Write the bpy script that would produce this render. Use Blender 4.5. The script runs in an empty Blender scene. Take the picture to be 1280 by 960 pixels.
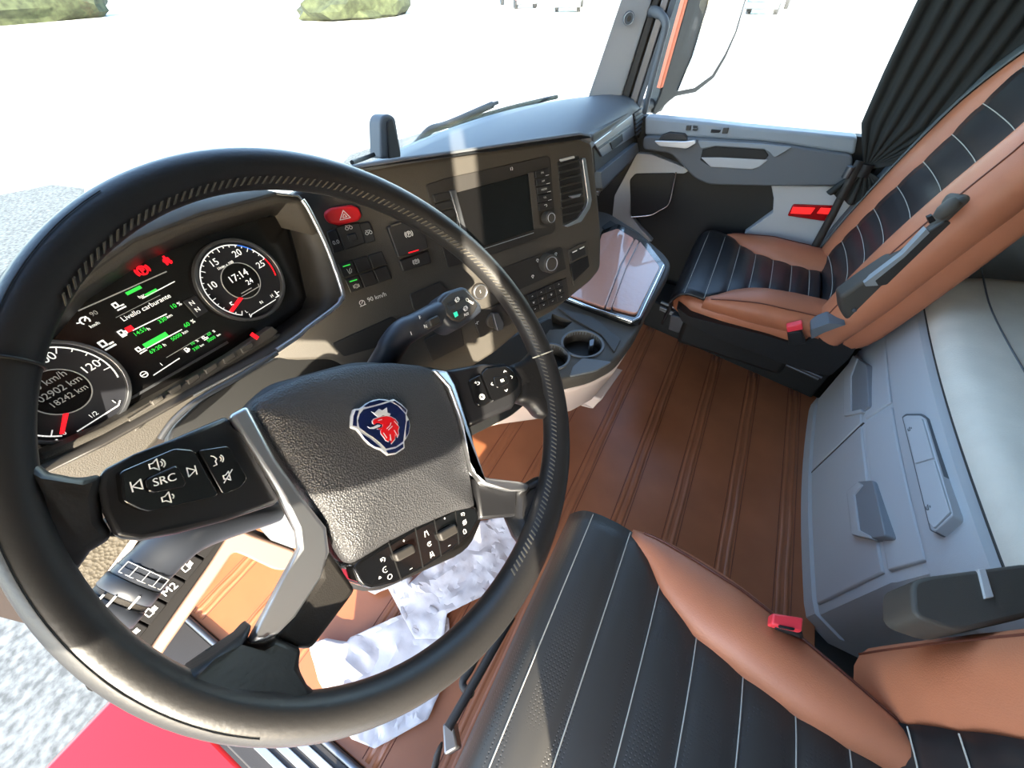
import bpy, bmesh, math, random
from mathutils import Vector, Matrix, noise
random.seed(7)
SC = bpy.context.scene
COL = SC.collection

# ------------------------------------------------------------------ camera
# cab axes: x = towards the passenger door, y = towards the windscreen, z = up, floor at z = 0 (metres)
FPX = 488.0                                   # focal length for a 1280 px wide frame
CAM = Vector((0.0, 0.0, 1.30))
AX = Matrix(((0.4723, -0.6465, 0.5987),       # cab axes expressed in the lens axes (right, down, forward)
             (-0.8813, -0.3352, 0.3332),
             (-0.0147, -0.6850, -0.7284)))
cam_data = bpy.data.cameras.new('camera'); cam = bpy.data.objects.new('camera', cam_data); COL.objects.link(cam)
cam_data.sensor_width = 36.0; cam_data.lens = 36.0 * FPX / 1280.0; cam_data.clip_start = 0.02; cam_data.clip_end = 800
_r = AX.col[0].normalized(); _f = AX.col[2].normalized(); _u = -AX.col[1].normalized()
_r = _f.cross(_u).normalized(); _u = _r.cross(_f)
cam.matrix_world = Matrix(((_r.x, _u.x, -_f.x, CAM.x), (_r.y, _u.y, -_f.y, CAM.y), (_r.z, _u.z, -_f.z, CAM.z), (0, 0, 0, 1)))
SC.camera = cam

# ------------------------------------------------------------------ light
SUN_DIR = Vector((-1.0, -0.74, 0.52)).normalized()      # towards the sun: it comes in through the open driver's door
sd = bpy.data.lights.new('sun', 'SUN'); sd.energy = 17.0; sd.angle = 0.009; sd.color = (1.0, 0.90, 0.72)
so = bpy.data.objects.new('sun', sd); COL.objects.link(so); so.rotation_euler = SUN_DIR.to_track_quat('Z', 'Y').to_euler()
so.location = (-6, -2, 6)
wd = bpy.data.worlds.new('sky'); SC.world = wd; wd.use_nodes = True
_n = wd.node_tree.nodes; _bg = _n['Background']; _sky = _n.new('ShaderNodeTexSky')
_sky.sky_type = 'NISHITA'; _sky.sun_disc = False; _sky.sun_elevation = math.asin(SUN_DIR.z)
_sky.sun_rotation = math.atan2(SUN_DIR.x, SUN_DIR.y)
wd.node_tree.links.new(_sky.outputs[0], _bg.inputs[0]); _bg.inputs[1].default_value = 1.0
SC.view_settings.view_transform = 'Standard'; SC.view_settings.look = 'None'
SC.view_settings.gamma = 1.0; SC.view_settings.use_curve_mapping = False
SC.view_settings.exposure = 0.62
SC.cycles.max_bounces = 8; SC.cycles.transparent_max_bounces = 12

# ------------------------------------------------------------------ helpers
def ray(u, v):
    return AX @ Vector((u - 640.0, v - 480.0, FPX))

def at(u, v, x=None, y=None, z=None):
    d = ray(u, v)
    t = (x - CAM.x) / d.x if x is not None else (y - CAM.y) / d.y if y is not None else (z - CAM.z) / d.z
    return CAM + d * t

class Pl:
    """a flat face: origin, right, up; normal points at the viewer"""
    def __init__(s, O, h, up):
        s.O = Vector(O); s.h = Vector(h).normalized(); s.up = Vector(up).normalized(); s.n = s.h.cross(s.up).normalized()
    def px(s, u, v, c=0.0):
        d = ray(u, v); t = ((s.O + s.n * c - CAM).dot(s.n)) / d.dot(s.n); p = CAM + d * t - s.O
        return (p.dot(s.h), p.dot(s.up))
    def W(s, a, b, c=0.0):
        return s.O + s.h * a + s.up * b + s.n * c
    def at(s, u, v, c=0.0):
        return s.W(*s.px(u, v, c), c)
    def pp(s, pts, c=0.0):
        return [s.px(u, v, c) for u, v in pts]

def lin(c):
    return tuple((x / 12.92 if x <= 0.04045 else ((x + 0.055) / 1.055) ** 2.4) for x in c)
def rgb(r, g, b):
    return lin((r / 255, g / 255, b / 255))

def mat(name, col, rough=0.5, metal=0.0, bump=None, coat=0.0, emit=None, spec=0.5, vary=None):
    m = bpy.data.materials.new(name); m.use_nodes = True
    nt = m.node_tree; b = nt.nodes['Principled BSDF']
    b.inputs['Base Color'].default_value = (*col, 1); b.inputs['Roughness'].default_value = rough
    b.inputs['Metallic'].default_value = metal; b.inputs['Coat Weight'].default_value = coat
    b.inputs['Specular IOR Level'].default_value = spec
    if emit:
        b.inputs['Emission Color'].default_value = (*emit[0], 1); b.inputs['Emission Strength'].default_value = emit[1]
    tc = nt.nodes.new('ShaderNodeTexCoord')
    if vary:
        nz = nt.nodes.new('ShaderNodeTexNoise'); nz.inputs['Scale'].default_value = vary[0]; nz.inputs['Detail'].default_value = 5
        rp = nt.nodes.new('ShaderNodeValToRGB')
        rp.color_ramp.elements[0].position = 0.35; rp.color_ramp.elements[1].position = 0.68
        k = vary[1]
        rp.color_ramp.elements[0].color = (*[x * (1 - k) for x in col], 1); rp.color_ramp.elements[1].color = (*[min(1, x * (1 + k)) for x in col], 1)
        nt.links.new(tc.outputs['Object'], nz.inputs['Vector']); nt.links.new(nz.outputs['Fac'], rp.inputs['Fac'])
        nt.links.new(rp.outputs['Color'], b.inputs['Base Color'])
    if bump:
        kind, sc, st = bump
        if kind == 'dots':
            t = nt.nodes.new('ShaderNodeTexVoronoi'); t.inputs['Scale'].default_value = sc; t.inputs['Randomness'].default_value = 0.0
            mr_ = nt.nodes.new('ShaderNodeMapRange'); mr_.inputs['From Max'].default_value = 0.30; nt.links.new(t.outputs['Distance'], mr_.inputs['Value']); out = mr_.outputs['Result']
        elif kind == 'voronoi':
            t = nt.nodes.new('ShaderNodeTexVoronoi'); t.inputs['Scale'].default_value = sc; out = t.outputs['Distance']
        else:
            t = nt.nodes.new('ShaderNodeTexNoise'); t.inputs['Scale'].default_value = sc; t.inputs['Detail'].default_value = 4; out = t.outputs['Fac']
        bp = nt.nodes.new('ShaderNodeBump'); bp.inputs['Strength'].default_value = st; bp.inputs['Distance'].default_value = 0.002
        nt.links.new(tc.outputs['Object'], t.inputs['Vector']); nt.links.new(out, bp.inputs['Height'])
        nt.links.new(bp.outputs['Normal'], b.inputs['Normal'])
    return m

M = {}
M['leather'] = mat('black_leather', rgb(34, 33, 33), 0.42, bump=('noise', 300, 0.10))
M['pad'] = mat('grained_pad', rgb(52, 52, 54), 0.48, bump=('voronoi', 620, 0.40))
M['seatblack'] = mat('black_seat_leather', rgb(32, 33, 35), 0.38, bump=('noise', 60, 0.12))
M['seatperf'] = mat('perforated_seat_leather', rgb(52, 50, 47), 0.48, bump=('dots', 190, 0.35), spec=0.6)
M['brown'] = mat('cognac_leather', rgb(176, 108, 76), 0.45, bump=('voronoi', 500, 0.15), vary=(9, 0.08))
M['matbrown'] = mat('floor_leather', rgb(160, 98, 64), 0.33, bump=('noise', 45, 0.10), vary=(6, 0.10))
M['litwall'] = mat('hood_lit_wall_plastic', rgb(84, 86, 86), 0.5)
M['plastic'] = mat('dark_dash_plastic', rgb(66, 62, 56), 0.62, bump=('noise', 900, 0.25))
M['plastic2'] = mat('darker_dash_plastic', rgb(44, 41, 38), 0.55, bump=('noise', 900, 0.15))
M['button'] = mat('button_plastic', rgb(36, 35, 35), 0.5)
M['grey'] = mat('mid_grey_plastic', rgb(92, 96, 100), 0.6, bump=('noise', 800, 0.2))
M['doorgrey'] = mat('door_grey_plastic', rgb(136, 142, 146), 0.5, bump=('noise', 700, 0.2))
M['lightgrey'] = mat('light_grey_plastic', rgb(172, 172, 172), 0.6, bump=('noise', 700, 0.15))
M['storegrey'] = mat('storage_grey_plastic', rgb(176, 180, 183), 0.6, bump=('noise', 700, 0.2))
M['storedark'] = mat('storage_shade_plastic', rgb(128, 134, 140), 0.62)  # storage grey darkened: grip recess shade put into the colour
M['beige'] = mat('beige_plastic', rgb(196, 176, 162), 0.55, bump=('noise', 700, 0.1))
M['black'] = mat('matt_black', rgb(18, 18, 18), 0.6)
M['button2'] = mat('flat_button_plastic', rgb(26, 25, 25), 0.85, spec=0.12)
M['gloss'] = mat('gloss_black', rgb(14, 14, 15), 0.12, coat=0.5)
M['satin'] = mat('satin_black', rgb(30, 30, 32), 0.32)
M['screen'] = mat('dark_display', rgb(16, 15, 15), 0.18)
M['silver'] = mat('satin_silver', rgb(200, 202, 206), 0.32, metal=0.95)
M['chrome'] = mat('chrome', rgb(225, 226, 228), 0.10, metal=1.0)
M['steel'] = mat('dark_steel', rgb(110, 112, 116), 0.35, metal=0.8)
M['fabric'] = mat('bunk_fabric', rgb(216, 210, 196), 0.9, bump=('noise', 260, 0.4), vary=(14, 0.04))
M['curtain'] = mat('curtain_cloth', rgb(38, 40, 38), 0.85, bump=('noise', 500, 0.3))
M['belt'] = mat('belt_webbing', rgb(92, 98, 98), 0.55, bump=('noise', 900, 0.4))
M['white'] = mat('white_print', rgb(232, 232, 228), 0.5)
M['stitch'] = mat('pale_thread', rgb(176, 172, 160), 0.7)
M['dstitch'] = mat('grey_thread', rgb(84, 80, 72), 0.8)
M['brownstitch'] = mat('brown_thread', rgb(96, 46, 28), 0.6)
M['arch'] = mat('shaded_beige_plastic', rgb(116, 90, 76), 0.6)  # beige darkened: shade over the arch is put into its colour
M['paper'] = mat('crumpled_paper', rgb(212, 202, 197), 0.8, bump=('noise', 40, 0.5), vary=(18, 0.06))
M['red'] = mat('red_switch', rgb(206, 24, 34), 0.35)
M['redpaint'] = mat('red_body_paint', rgb(176, 12, 14), 0.3, coat=0.6)
M['orange'] = mat('orange_body_edge', rgb(226, 110, 70), 0.35)
M['buckle'] = mat('buckle_red', rgb(236, 60, 70), 0.4)
M['redlens'] = mat('red_reflector', rgb(150, 12, 16), 0.2)
M['redglow'] = mat('red_lamp', rgb(240, 20, 20), 0.3, emit=((1.0, 0.03, 0.03), 0.55))
M['lredd'] = mat('red_telltale', rgb(220, 10, 20), 0.4, emit=((1.0, 0.01, 0.02), 0.9))
M['lgreen'] = mat('green_light', rgb(30, 200, 50), 0.4, emit=((0.06, 0.72, 0.10), 0.5))
M['lwhite'] = mat('white_light', rgb(220, 220, 215), 0.4, emit=((0.9, 0.9, 0.86), 0.55))
M['ldim'] = mat('dim_light', rgb(130, 128, 122), 0.4, emit=((0.4, 0.4, 0.38), 0.25))
M['lblue'] = mat('blue_scale', rgb(50, 110, 200), 0.4, emit=((0.05, 0.2, 0.7), 0.4))
M['lteal'] = mat('teal_light', rgb(40, 200, 160), 0.4, emit=((0.03, 0.6, 0.4), 0.5))
M['dial'] = mat('dial_face', rgb(34, 35, 40), 0.35)
M['badgerim'] = mat('badge_silver', rgb(214, 216, 218), 0.35, metal=0.35)
M['stalk'] = mat('stalk_plastic', rgb(44, 48, 56), 0.42)
M['badgeblue'] = mat('badge_blue', rgb(8, 22, 66), 0.2, coat=0.8)
M['badgered'] = mat('badge_red', rgb(200, 16, 26), 0.2, coat=0.8)
M['traysilver'] = mat('tray_leather', rgb(180, 126, 104), 0.26, bump=('noise', 55, 0.6), coat=0.7)
M['mesh'] = mat('perforated_grille', rgb(66, 61, 52), 0.7, bump=('voronoi', 260, 0.9), spec=0.2)
M['concrete'] = mat('pale_concrete', rgb(205, 203, 196), 0.9, bump=('noise', 3, 0.2), vary=(0.6, 0.06))
M['greyground'] = mat('grey_speckled_ground', rgb(96, 98, 96), 0.95, bump=('noise', 30, 0.5), vary=(22, 0.45))
M['hedge'] = mat('hedge_green', rgb(60, 66, 44), 0.95, bump=('noise', 6, 0.8), vary=(2, 0.4))
M['tyre'] = mat('tyre_rubber', rgb(40, 40, 40), 0.8)
M['headliner'] = mat('headliner', rgb(150, 148, 142), 0.95, bump=('noise', 300, 0.3))
M['tealbox'] = mat('teal_truck_body', rgb(90, 150, 160), 0.5)
M['kerb'] = mat('yellow_kerb', rgb(196, 176, 110), 0.9)
M['mirror'] = mat('mirror_glass', (0.92, 0.94, 0.95), 0.02, metal=1.0)

def glass_mat(name, tint, refl):
    m = bpy.data.materials.new(name); m.use_nodes = True; nt = m.node_tree; nt.nodes.clear()
    o = nt.nodes.new('ShaderNodeOutputMaterial'); mx = nt.nodes.new('ShaderNodeMixShader')
    t = nt.nodes.new('ShaderNodeBsdfTransparent'); g = nt.nodes.new('ShaderNodeBsdfGlossy')
    t.inputs[0].default_value = (*tint, 1); g.inputs['Roughness'].default_value = 0.03; mx.inputs[0].default_value = refl
    nt.links.new(t.outputs[0], mx.inputs[1]); nt.links.new(g.outputs[0], mx.inputs[2])
    nt.links.new(mx.outputs[0], o.inputs[0]); return m
M['glass'] = glass_mat('window_glass', (0.95, 0.97, 0.96), 0.035)

def tag(o, label=None, cat=None, group=None, kind=None):
    if label: o['label'] = label
    if cat: o['category'] = cat
    if group: o['group'] = group
    if kind: o['kind'] = kind
    return o

def thing(name, label, cat, loc, group=None):
    o = bpy.data.objects.new(name, None); COL.objects.link(o); o.location = loc; o.empty_display_size = 0.05
    return tag(o, label, cat, group)

def origin_of(p):
    q = Vector((0, 0, 0))
    while p is not None:
        q += p.location; p = p.parent
    return q

def mk(name, verts, faces, m, parent=None, bev=0.0, seg=2, smooth=False, sub=0, ang=40):
    me = bpy.data.meshes.new(name)
    verts = [Vector(v) for v in verts]
    if parent is not None:
        off = origin_of(parent)
    else:
        off = Vector((sum(v.x for v in verts) / len(verts), sum(v.y for v in verts) / len(verts), min(v.z for v in verts)))
    me.from_pydata([v - off for v in verts], [], faces); me.validate()
    bm = bmesh.new(); bm.from_mesh(me); bmesh.ops.recalc_face_normals(bm, faces=bm.faces); bm.to_mesh(me); bm.free()
    ms = m if isinstance(m, (list, tuple)) else [m]
    for x in ms: me.materials.append(x)
    o = bpy.data.objects.new(name, me); COL.objects.link(o)
    if parent is not None: o.parent = parent
    else: o.location = off
    if bev > 0:
        b = o.modifiers.new('edge', 'BEVEL'); b.width = bev; b.segments = seg; b.limit_method = 'ANGLE'; b.angle_limit = math.radians(35)
        b.harden_normals = False
    if sub:
        s = o.modifiers.new('soft', 'SUBSURF'); s.levels = sub; s.render_levels = sub
    if smooth or bev > 0 or sub:
        for p in me.polygons: p.use_smooth = True
        if not sub:
            try: me.set_sharp_from_angle(angle=math.radians(ang))
            except Exception: pass
    return o

def area2(p):
    return sum(p[i][0] * p[(i + 1) % len(p)][1] - p[(i + 1) % len(p)][0] * p[i][1] for i in range(len(p)))

def rnd(pts, r, k=4):
    """round the corners of a 2D polygon"""
    out = []; n = len(pts)
    for i in range(n):
        p0, p1, p2 = Vector(pts[i - 1]), Vector(pts[i]), Vector(pts[(i + 1) % n])
        d0, d2 = p0 - p1, p2 - p1
        l = min(r, d0.length * 0.45, d2.length * 0.45)
        a, b = p1 + d0.normalized() * l, p1 + d2.normalized() * l
        for j in range(k + 1):
            t = j / k
            out.append(tuple(a * (1 - t) ** 2 + p1 * 2 * t * (1 - t) + b * t * t))
    return out

def prism(pl, name, pts, c0, c1, m, parent=None, bev=0.0015, seg=2, r=0.0, shrink=1.0):
    """polygon of the face pl, from depth c0 to depth c1 (c1 is the visible face); points may carry their own depth"""
    if r: pts = rnd(pts, r)
    if area2(pts) < 0: pts = pts[::-1]
    n = len(pts); dz = c1 - c0
    top = [pl.W(p[0], p[1], p[2] if len(p) > 2 else c1) for p in pts]
    bot = [pl.W(p[0], p[1], (p[2] - dz) if len(p) > 2 else c0) for p in pts]
    f = [list(range(n)), [n + i for i in range(n)][::-1]] + [[i, n + i, n + (i + 1) % n, (i + 1) % n] for i in range(n)]
    return mk(name, top + bot, f, m, parent, bev, seg)

def rect(a0, b0, a1, b1):
    return [(a0, b0), (a1, b0), (a1, b1), (a0, b1)]

def box(name, lo, hi, m, parent=None, bev=0.002, seg=2, R=None, about=None):
    x0, y0, z0 = lo; x1, y1, z1 = hi
    v = [Vector(p) for p in ((x0, y0, z0), (x1, y0, z0), (x1, y1, z0), (x0, y1, z0), (x0, y0, z1), (x1, y0, z1), (x1, y1, z1), (x0, y1, z1))]
    if R is not None:
        c = Vector(about) if about is not None else sum(v, Vector()) / 8
        v = [c + R @ (p - c) for p in v]
    return mk(name, v, [(0, 3, 2, 1), (4, 5, 6, 7), (0, 1, 5, 4), (1, 2, 6, 5), (2, 3, 7, 6), (3, 0, 4, 7)], m, parent, bev, seg)

def smooth_path(pts, k=6, closed=False):
    P = [Vector(p) for p in pts]; n = len(P); out = []
    rng = n if closed else n - 1
    for i in range(rng):
        g = lambda j: P[j % n] if closed else P[max(0, min(n - 1, j))]
        a, b, c, d = g(i - 1), g(i), g(i + 1), g(i + 2)
        for j in range(k):
            t = j / k
            out.append(0.5 * (2 * b + (c - a) * t + (2 * a - 5 * b + 4 * c - d) * t * t + (3 * b - a - 3 * c + d) * t ** 3))
    if not closed: out.append(P[-1])
    return out

def tube(name, pts, rad, m, parent=None, n=10, closed=False, sx=1.0, ref=None, sub=0):
    P = [Vector(p) for p in pts]; N = len(P)
    rr = rad if isinstance(rad, (list, tuple)) else [rad] * N
    V = []; F = []; pr = Vector(ref) if ref is not None else None
    for i in range(N):
        if closed: t = P[(i + 1) % N] - P[i - 1]
        else: t = P[min(N - 1, i + 1)] - P[max(0, i - 1)]
        t.normalize()
        if pr is None:
            pr = Vector((0, 0, 1)) if abs(t.z) < 0.9 else Vector((1, 0, 0))
        a = pr - t * pr.dot(t)
        if a.length < 1e-6: a = t.orthogonal()
        a.normalize(); b = t.cross(a)
        if ref is None: pr = a
        for j in range(n):
            q = 2 * math.pi * j / n
            V.append(P[i] + (a * math.cos(q) + b * math.sin(q) * sx) * rr[i])
    L = N if closed else N - 1
    for i in range(L):
        for j in range(n):
            F.append((i * n + j, i * n + (j + 1) % n, ((i + 1) % N) * n + (j + 1) % n, ((i + 1) % N) * n + j))
    if not closed:
        F.append(list(range(n))[::-1]); F.append([(N - 1) * n + j for j in range(n)])
    return mk(name, V, F, m, parent, 0, 2, True, sub, 60)

def loft(name, rows, m, parent=None, cap=True, closed=True, sub=0, bev=0.0, ang=50):
    """rows: rings of equal length"""
    n = len(rows[0]); V = [p for r in rows for p in r]; F = []
    for i in range(len(rows) - 1):
        for j in range(n if closed else n - 1):
            F.append((i * n + j, i * n + (j + 1) % n, (i + 1) * n + (j + 1) % n, (i + 1) * n + j))
    if cap and closed:
        F.append(list(range(n))[::-1]); F.append([(len(rows) - 1) * n + j for j in range(n)])
    return mk(name, V, F, m, parent, bev, 2, True, sub, ang)

def sheet(name, rows, th, m, parent=None, sub=0):
    """open grid given real thickness"""
    n = len(rows[0]); V = [p for r in rows for p in r]; F = []
    for i in range(len(rows) - 1):
        for j in range(n - 1):
            F.append((i * n + j, i * n + j + 1, (i + 1) * n + j + 1, (i + 1) * n + j))
    o = mk(name, V, F, m, parent, 0, 2, True, sub, 70)
    s = o.modifiers.new('thick', 'SOLIDIFY'); s.thickness = th; s.offset = -1
    return o

def strokes(pl, name, lines, w, m, parent, c, th=0.0005):
    """flat print made of thin ribbons on the face pl"""
    V = []; F = []
    for ln in lines:
        for i in range(len(ln) - 1):
            a, b = Vector(ln[i]), Vector(ln[i + 1]); d = b - a
            if d.length < 1e-7: continue
            d.normalize(); q = Vector((-d.y, d.x)) * w / 2; a2, b2 = a - d * w * 0.3, b + d * w * 0.3
            k = len(V)
            for p in (a2 + q, a2 - q, b2 - q, b2 + q): V.append(pl.W(p.x, p.y, c))
            for p in (a2 + q, a2 - q, b2 - q, b2 + q): V.append(pl.W(p.x, p.y, c - th))
            F += [(k, k + 1, k + 2, k + 3), (k + 7, k + 6, k + 5, k + 4), (k, k + 4, k + 5, k + 1), (k + 1, k + 5, k + 6, k + 2), (k + 2, k + 6, k + 7, k + 3), (k + 3, k + 7, k + 4, k)]
    return mk(name, V, F, m, parent)

def circ(a, b, r, n=20, a0=0, a1=360):
    return [(a + r * math.cos(math.radians(a0 + (a1 - a0) * i / n)), b + r * math.sin(math.radians(a0 + (a1 - a0) * i / n))) for i in range(n + 1)]

def text(pl, s, a, b, size, m, parent, c, rot=0.0, align='CENTER', name='lettering'):
    cu = bpy.data.curves.new(name, 'FONT'); cu.body = s; cu.size = size; cu.align_x = align; cu.align_y = 'CENTER'; cu.extrude = 0.0002
    cu.resolution_u = 3
    tmp = bpy.data.objects.new('tmp', cu); me = bpy.data.meshes.new_from_object(tmp); me.name = name
    bpy.data.objects.remove(tmp); bpy.data.curves.remove(cu)
    me.materials.clear(); me.materials.append(m); o = bpy.data.objects.new(name, me); COL.objects.link(o); o.parent = parent
    ca, sa = math.cos(rot), math.sin(rot)
    X = pl.h * ca + pl.up * sa; Y = -pl.h * sa + pl.up * ca; Z = pl.n
    p = pl.W(a, b, c) - origin_of(parent)
    o.matrix_local = Matrix(((X.x, Y.x, Z.x, p.x), (X.y, Y.y, Z.y, p.y), (X.z, Y.z, Z.z, p.z), (0, 0, 0, 1)))
    return o

def disc(pl, name, a, b, r, c0, c1, m, parent, n=32, bev=0.001, seg=2):
    return prism(pl, name, circ(a, b, r, n)[:-1], c0, c1, m, parent, bev, seg)

def ring(pl, name, a, b, r0, r1, c0, c1, m, parent, n=48, a0=0, a1=360):
    full = abs(a1 - a0) >= 359.9; rows = []
    for i in range(n + (0 if full else 1)):
        t = math.radians(a0 + (a1 - a0) * i / n); ca, sa = math.cos(t), math.sin(t)
        rows.append([pl.W(a + r0 * ca, b + r0 * sa, c0), pl.W(a + r0 * ca, b + r0 * sa, c1), pl.W(a + r1 * ca, b + r1 * sa, c1), pl.W(a + r1 * ca, b + r1 * sa, c0)])
    if full: rows.append(rows[0])
    if full:
        V = [p for r in rows[:-1] for p in r]; F = []; N = len(rows) - 1
        for i in range(N):
            for j in range(4):
                F.append((i * 4 + j, i * 4 + (j + 1) % 4, ((i + 1) % N) * 4 + (j + 1) % 4, ((i + 1) % N) * 4 + j))
        return mk(name, V, F, m, parent, 0.0006, 2)
    return loft(name, rows, m, parent, bev=0.0006)

def frame_ring(pl, name, outer, inner, c_out, c_in, m, parent, bev=0.001):
    """a band between two outlines of equal point count that lie at two depths"""
    n = len(outer); V = [pl.W(*p, c_out) for p in outer] + [pl.W(*p, c_in) for p in inner]
    F = [(i, (i + 1) % n, n + (i + 1) % n, n + i) for i in range(n)]
    o = mk(name, V, F, m, parent, 0, 2, True)
    s = o.modifiers.new('thick', 'SOLIDIFY'); s.thickness = 0.003; s.offset = 0
    return o

def cut(o, tools):
    """bake modifiers of o and carve the tool shapes out of its mesh"""
    mods = []
    for t in tools:
        b = o.modifiers.new('cut', 'BOOLEAN'); b.object = t; b.operation = 'DIFFERENCE'; b.solver = 'EXACT'
    bpy.context.view_layer.update(); dg = bpy.context.evaluated_depsgraph_get()
    me = bpy.data.meshes.new_from_object(o.evaluated_get(dg)); old = o.data; o.modifiers.clear(); o.data = me; bpy.data.meshes.remove(old)
    for t in tools: bpy.data.objects.remove(t)
    me.set_sharp_from_angle(angle=math.radians(40))
# ------------------------------------------------------------------ planes
FL = Pl((0, 0, 0), (1, 0, 0), (0, 1, 0))                                   # floor
DR = Pl((2.0, 0, 0), (0, -1, 0), (0, 0, 1))                                # passenger door inner face
_y, _t = math.radians(28), math.radians(18)
_h = Vector((math.cos(_y), -math.sin(_y), 0)); _n = Vector((-math.sin(_y) * math.cos(_t), -math.cos(_y) * math.cos(_t), math.sin(_t)))
ST = Pl(at(662, 217, z=1.04), _h, _n.cross(_h))                            # centre stack, turned to the driver
_t = math.radians(20)
CL = Pl((0.15, 0.5, 1.04), (1, 0, 0), (0, math.sin(_t), math.cos(_t)))     # instrument cluster
DP = Pl((1.4, 0.46, 0.85), (1, 0, 0), (0, 0.10, 0.995))                    # passenger fascia

# ------------------------------------------------------------------ cab shell
def S(o, lab=None):
    o['kind'] = 'structure'
    if lab: o['label'] = lab
    return o

S(box('floor', (-0.34, -1.6, -0.08), (2.1, 1.2, 0.0), M['plastic2'], bev=0))
S(box('ceiling', (-0.36, -1.6, 1.88), (2.1, 0.45, 1.93), M['headliner'], bev=0))
S(box('wall_rear', (-0.36, -1.68, 0.0), (2.1, -1.6, 1.9), M['headliner'], bev=0))
S(box('wall_left', (-0.40, -1.6, 0.0), (-0.33, -0.345, 1.9), M['lightgrey'], bev=0.004))
S(box('trim_3', (-0.42, -0.345, 1.80), (-0.33, 1.0, 1.9), M['lightgrey'], bev=0.01), 'roof edge above the open driver door')
S(box('wall_right', (2.06, -1.6, 0.0), (2.12, -0.43, 1.9), M['headliner'], bev=0.004))
S(box('wall_front', (-0.36, 1.14, -0.05), (2.1, 1.2, 0.72), M['plastic2'], bev=0))

S(box('added_shade_box', (-0.42, -0.345, 0.0), (-0.34, 0.24, 0.42), M['lightgrey'], bev=0.02), 'added low grey box, out of view at the driver door pillar, shading the floor')  # unseen box added to keep the sun off part of the floor

S(box('wall_dash', (0.42, 0.74, 0.0), (2.04, 0.80, 0.80), M['black'], bev=0), 'black bulkhead under the dashboard')
S(box('wall_door_front', (2.0, 0.60, 0.0), (2.06, 0.80, 0.88), M['plastic2'], bev=0.004), 'dark panel ahead of the passenger door')
S(tube('trim_5', [Vector((-0.36, 0.72, 0.62)), Vector((-0.36, 0.66, 0.95)), Vector((-0.36, 0.42, 1.86))], 0.05, M['lightgrey'], None, 10), 'grey windscreen pillar on the driver side')

def wsx(x):
    return 1 - ((x - 0.87) / 1.1) ** 2
def wsy(x):
    return 0.62 + 0.16 * wsx(x)
def wsz(x):
    return 0.925 + 0.06 * wsx(x)

# windscreen: curved pane leaning back towards its top
rows = []
for j in range(9):
    z = j / 8
    rows.append([Vector((x, wsy(x) + 0.035 - 0.30 * (wsz(x) + z * 0.92 - 0.93), wsz(x) + z * 0.92 - 0.03)) for x in [-0.30 + 2.28 * i / 24 for i in range(25)]])
w = S(sheet('window_1', rows, 0.006, M['glass']))

# passenger side pillar with speaker and strips
def pillar(name, pts, m, k=2.6, bev=0.006, parent=None):
    """pts: (u_bottom, v_bottom, u_top, v_top, x) round the section"""
    lo = []; hi = []
    for (u0, v0, u1, v1, x) in pts:
        a = at(u0, v0, x=x); b = at(u1, v1, x=x); lo.append(a - (b - a) * 0.12); hi.append(a + (b - a) * k)
    n = len(lo)
    return mk(name, lo + hi, [list(range(n))[::-1], [n + i for i in range(n)]] + [[i, (i + 1) % n, n + (i + 1) % n, n + i] for i in range(n)], m, parent, bev, 3)

ap = thing('trim_1', 'grey windscreen pillar trim with a round speaker', 'pillar', (1.95, 0.6, 0.9)); ap['kind'] = 'structure'; del ap['category']
pillar('pillar_cover', [(736, 118, 776, 0, 1.86), (776, 120, 814, 0, 1.94), (792, 122, 822, 0, 2.04), (750, 118, 790, 0, 2.04)], M['lightgrey'], parent=ap)
pillar('seal_backing', [(775, 121, 814, 0, 1.985), (803, 126, 846, 0, 1.985), (803, 126, 846, 0, 2.03), (775, 121, 814, 0, 2.03)], M['plastic2'], parent=ap, bev=0.002)
pillar('seal_strip', [(777, 121, 816, 0, 1.95), (786, 122, 824, 0, 1.955), (786, 122, 824, 0, 2.0), (777, 121, 816, 0, 2.0)], M['plastic2'], parent=ap, bev=0.002)
pillar('seal_strip', [(788, 123, 827, 0, 1.955), (797, 124, 836, 0, 1.96), (797, 124, 836, 0, 2.01), (788, 123, 827, 0, 2.01)], M['steel'], parent=ap, bev=0.003)
pillar('seal_strip', [(798, 124, 838, 0, 1.965), (803, 126, 846, 0, 1.97), (803, 126, 846, 0, 2.02), (798, 124, 838, 0, 2.02)], M['grey'], parent=ap, bev=0.003)
# speaker lies on the pillar face
pa, pb, pc = at(736, 118, x=1.86), at(776, 120, x=1.94), at(776, 0, x=1.86)
PF = Pl(pa, pb - pa, (pc - pa) - (pb - pa) * ((pc - pa).dot(pb - pa) / (pb - pa).length_squared))
a, b = PF.px(786, 23, 0.004)
sp = disc(PF, 'speaker', a, b, 0.020, -0.004, 0.005, M['grey'], ap)
ring(PF, 'speaker_ring', a, b, 0.0165, 0.0185, 0.004, 0.0075, M['lightgrey'], sp, 32)
disc(PF, 'speaker_dome', a, b, 0.008, 0.004, 0.007, M['plastic'], sp, 20)

gh = thing('grab_handle', 'long grey grab handle on the windscreen pillar by the passenger door', 'handle', (1.93, 0.42, 0.95))
g = [at(806, 140, x=1.955), at(809, 125, x=1.93), at(818, 88, x=1.92), at(827, 55, x=1.92), at(832, 34, x=1.92), at(829, 22, x=1.925), at(820, 15, x=1.94), at(812, 14, x=1.96)]
tube('grip', smooth_path(g, 5), [0.011] * 20 + [0.013] * 8 + [0.016] * 8, M['grey'], gh, 12)

# side window: pane, rear post
S(sheet('window_2', [[Vector((2.03, 0.46 - 0.86 * i / 4 - (0.10 * j / 3 if i == 0 else 0), 0.86 + 0.95 * j / 3)) for i in range(5)] for j in range(4)], 0.005, M['glass']))

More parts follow.
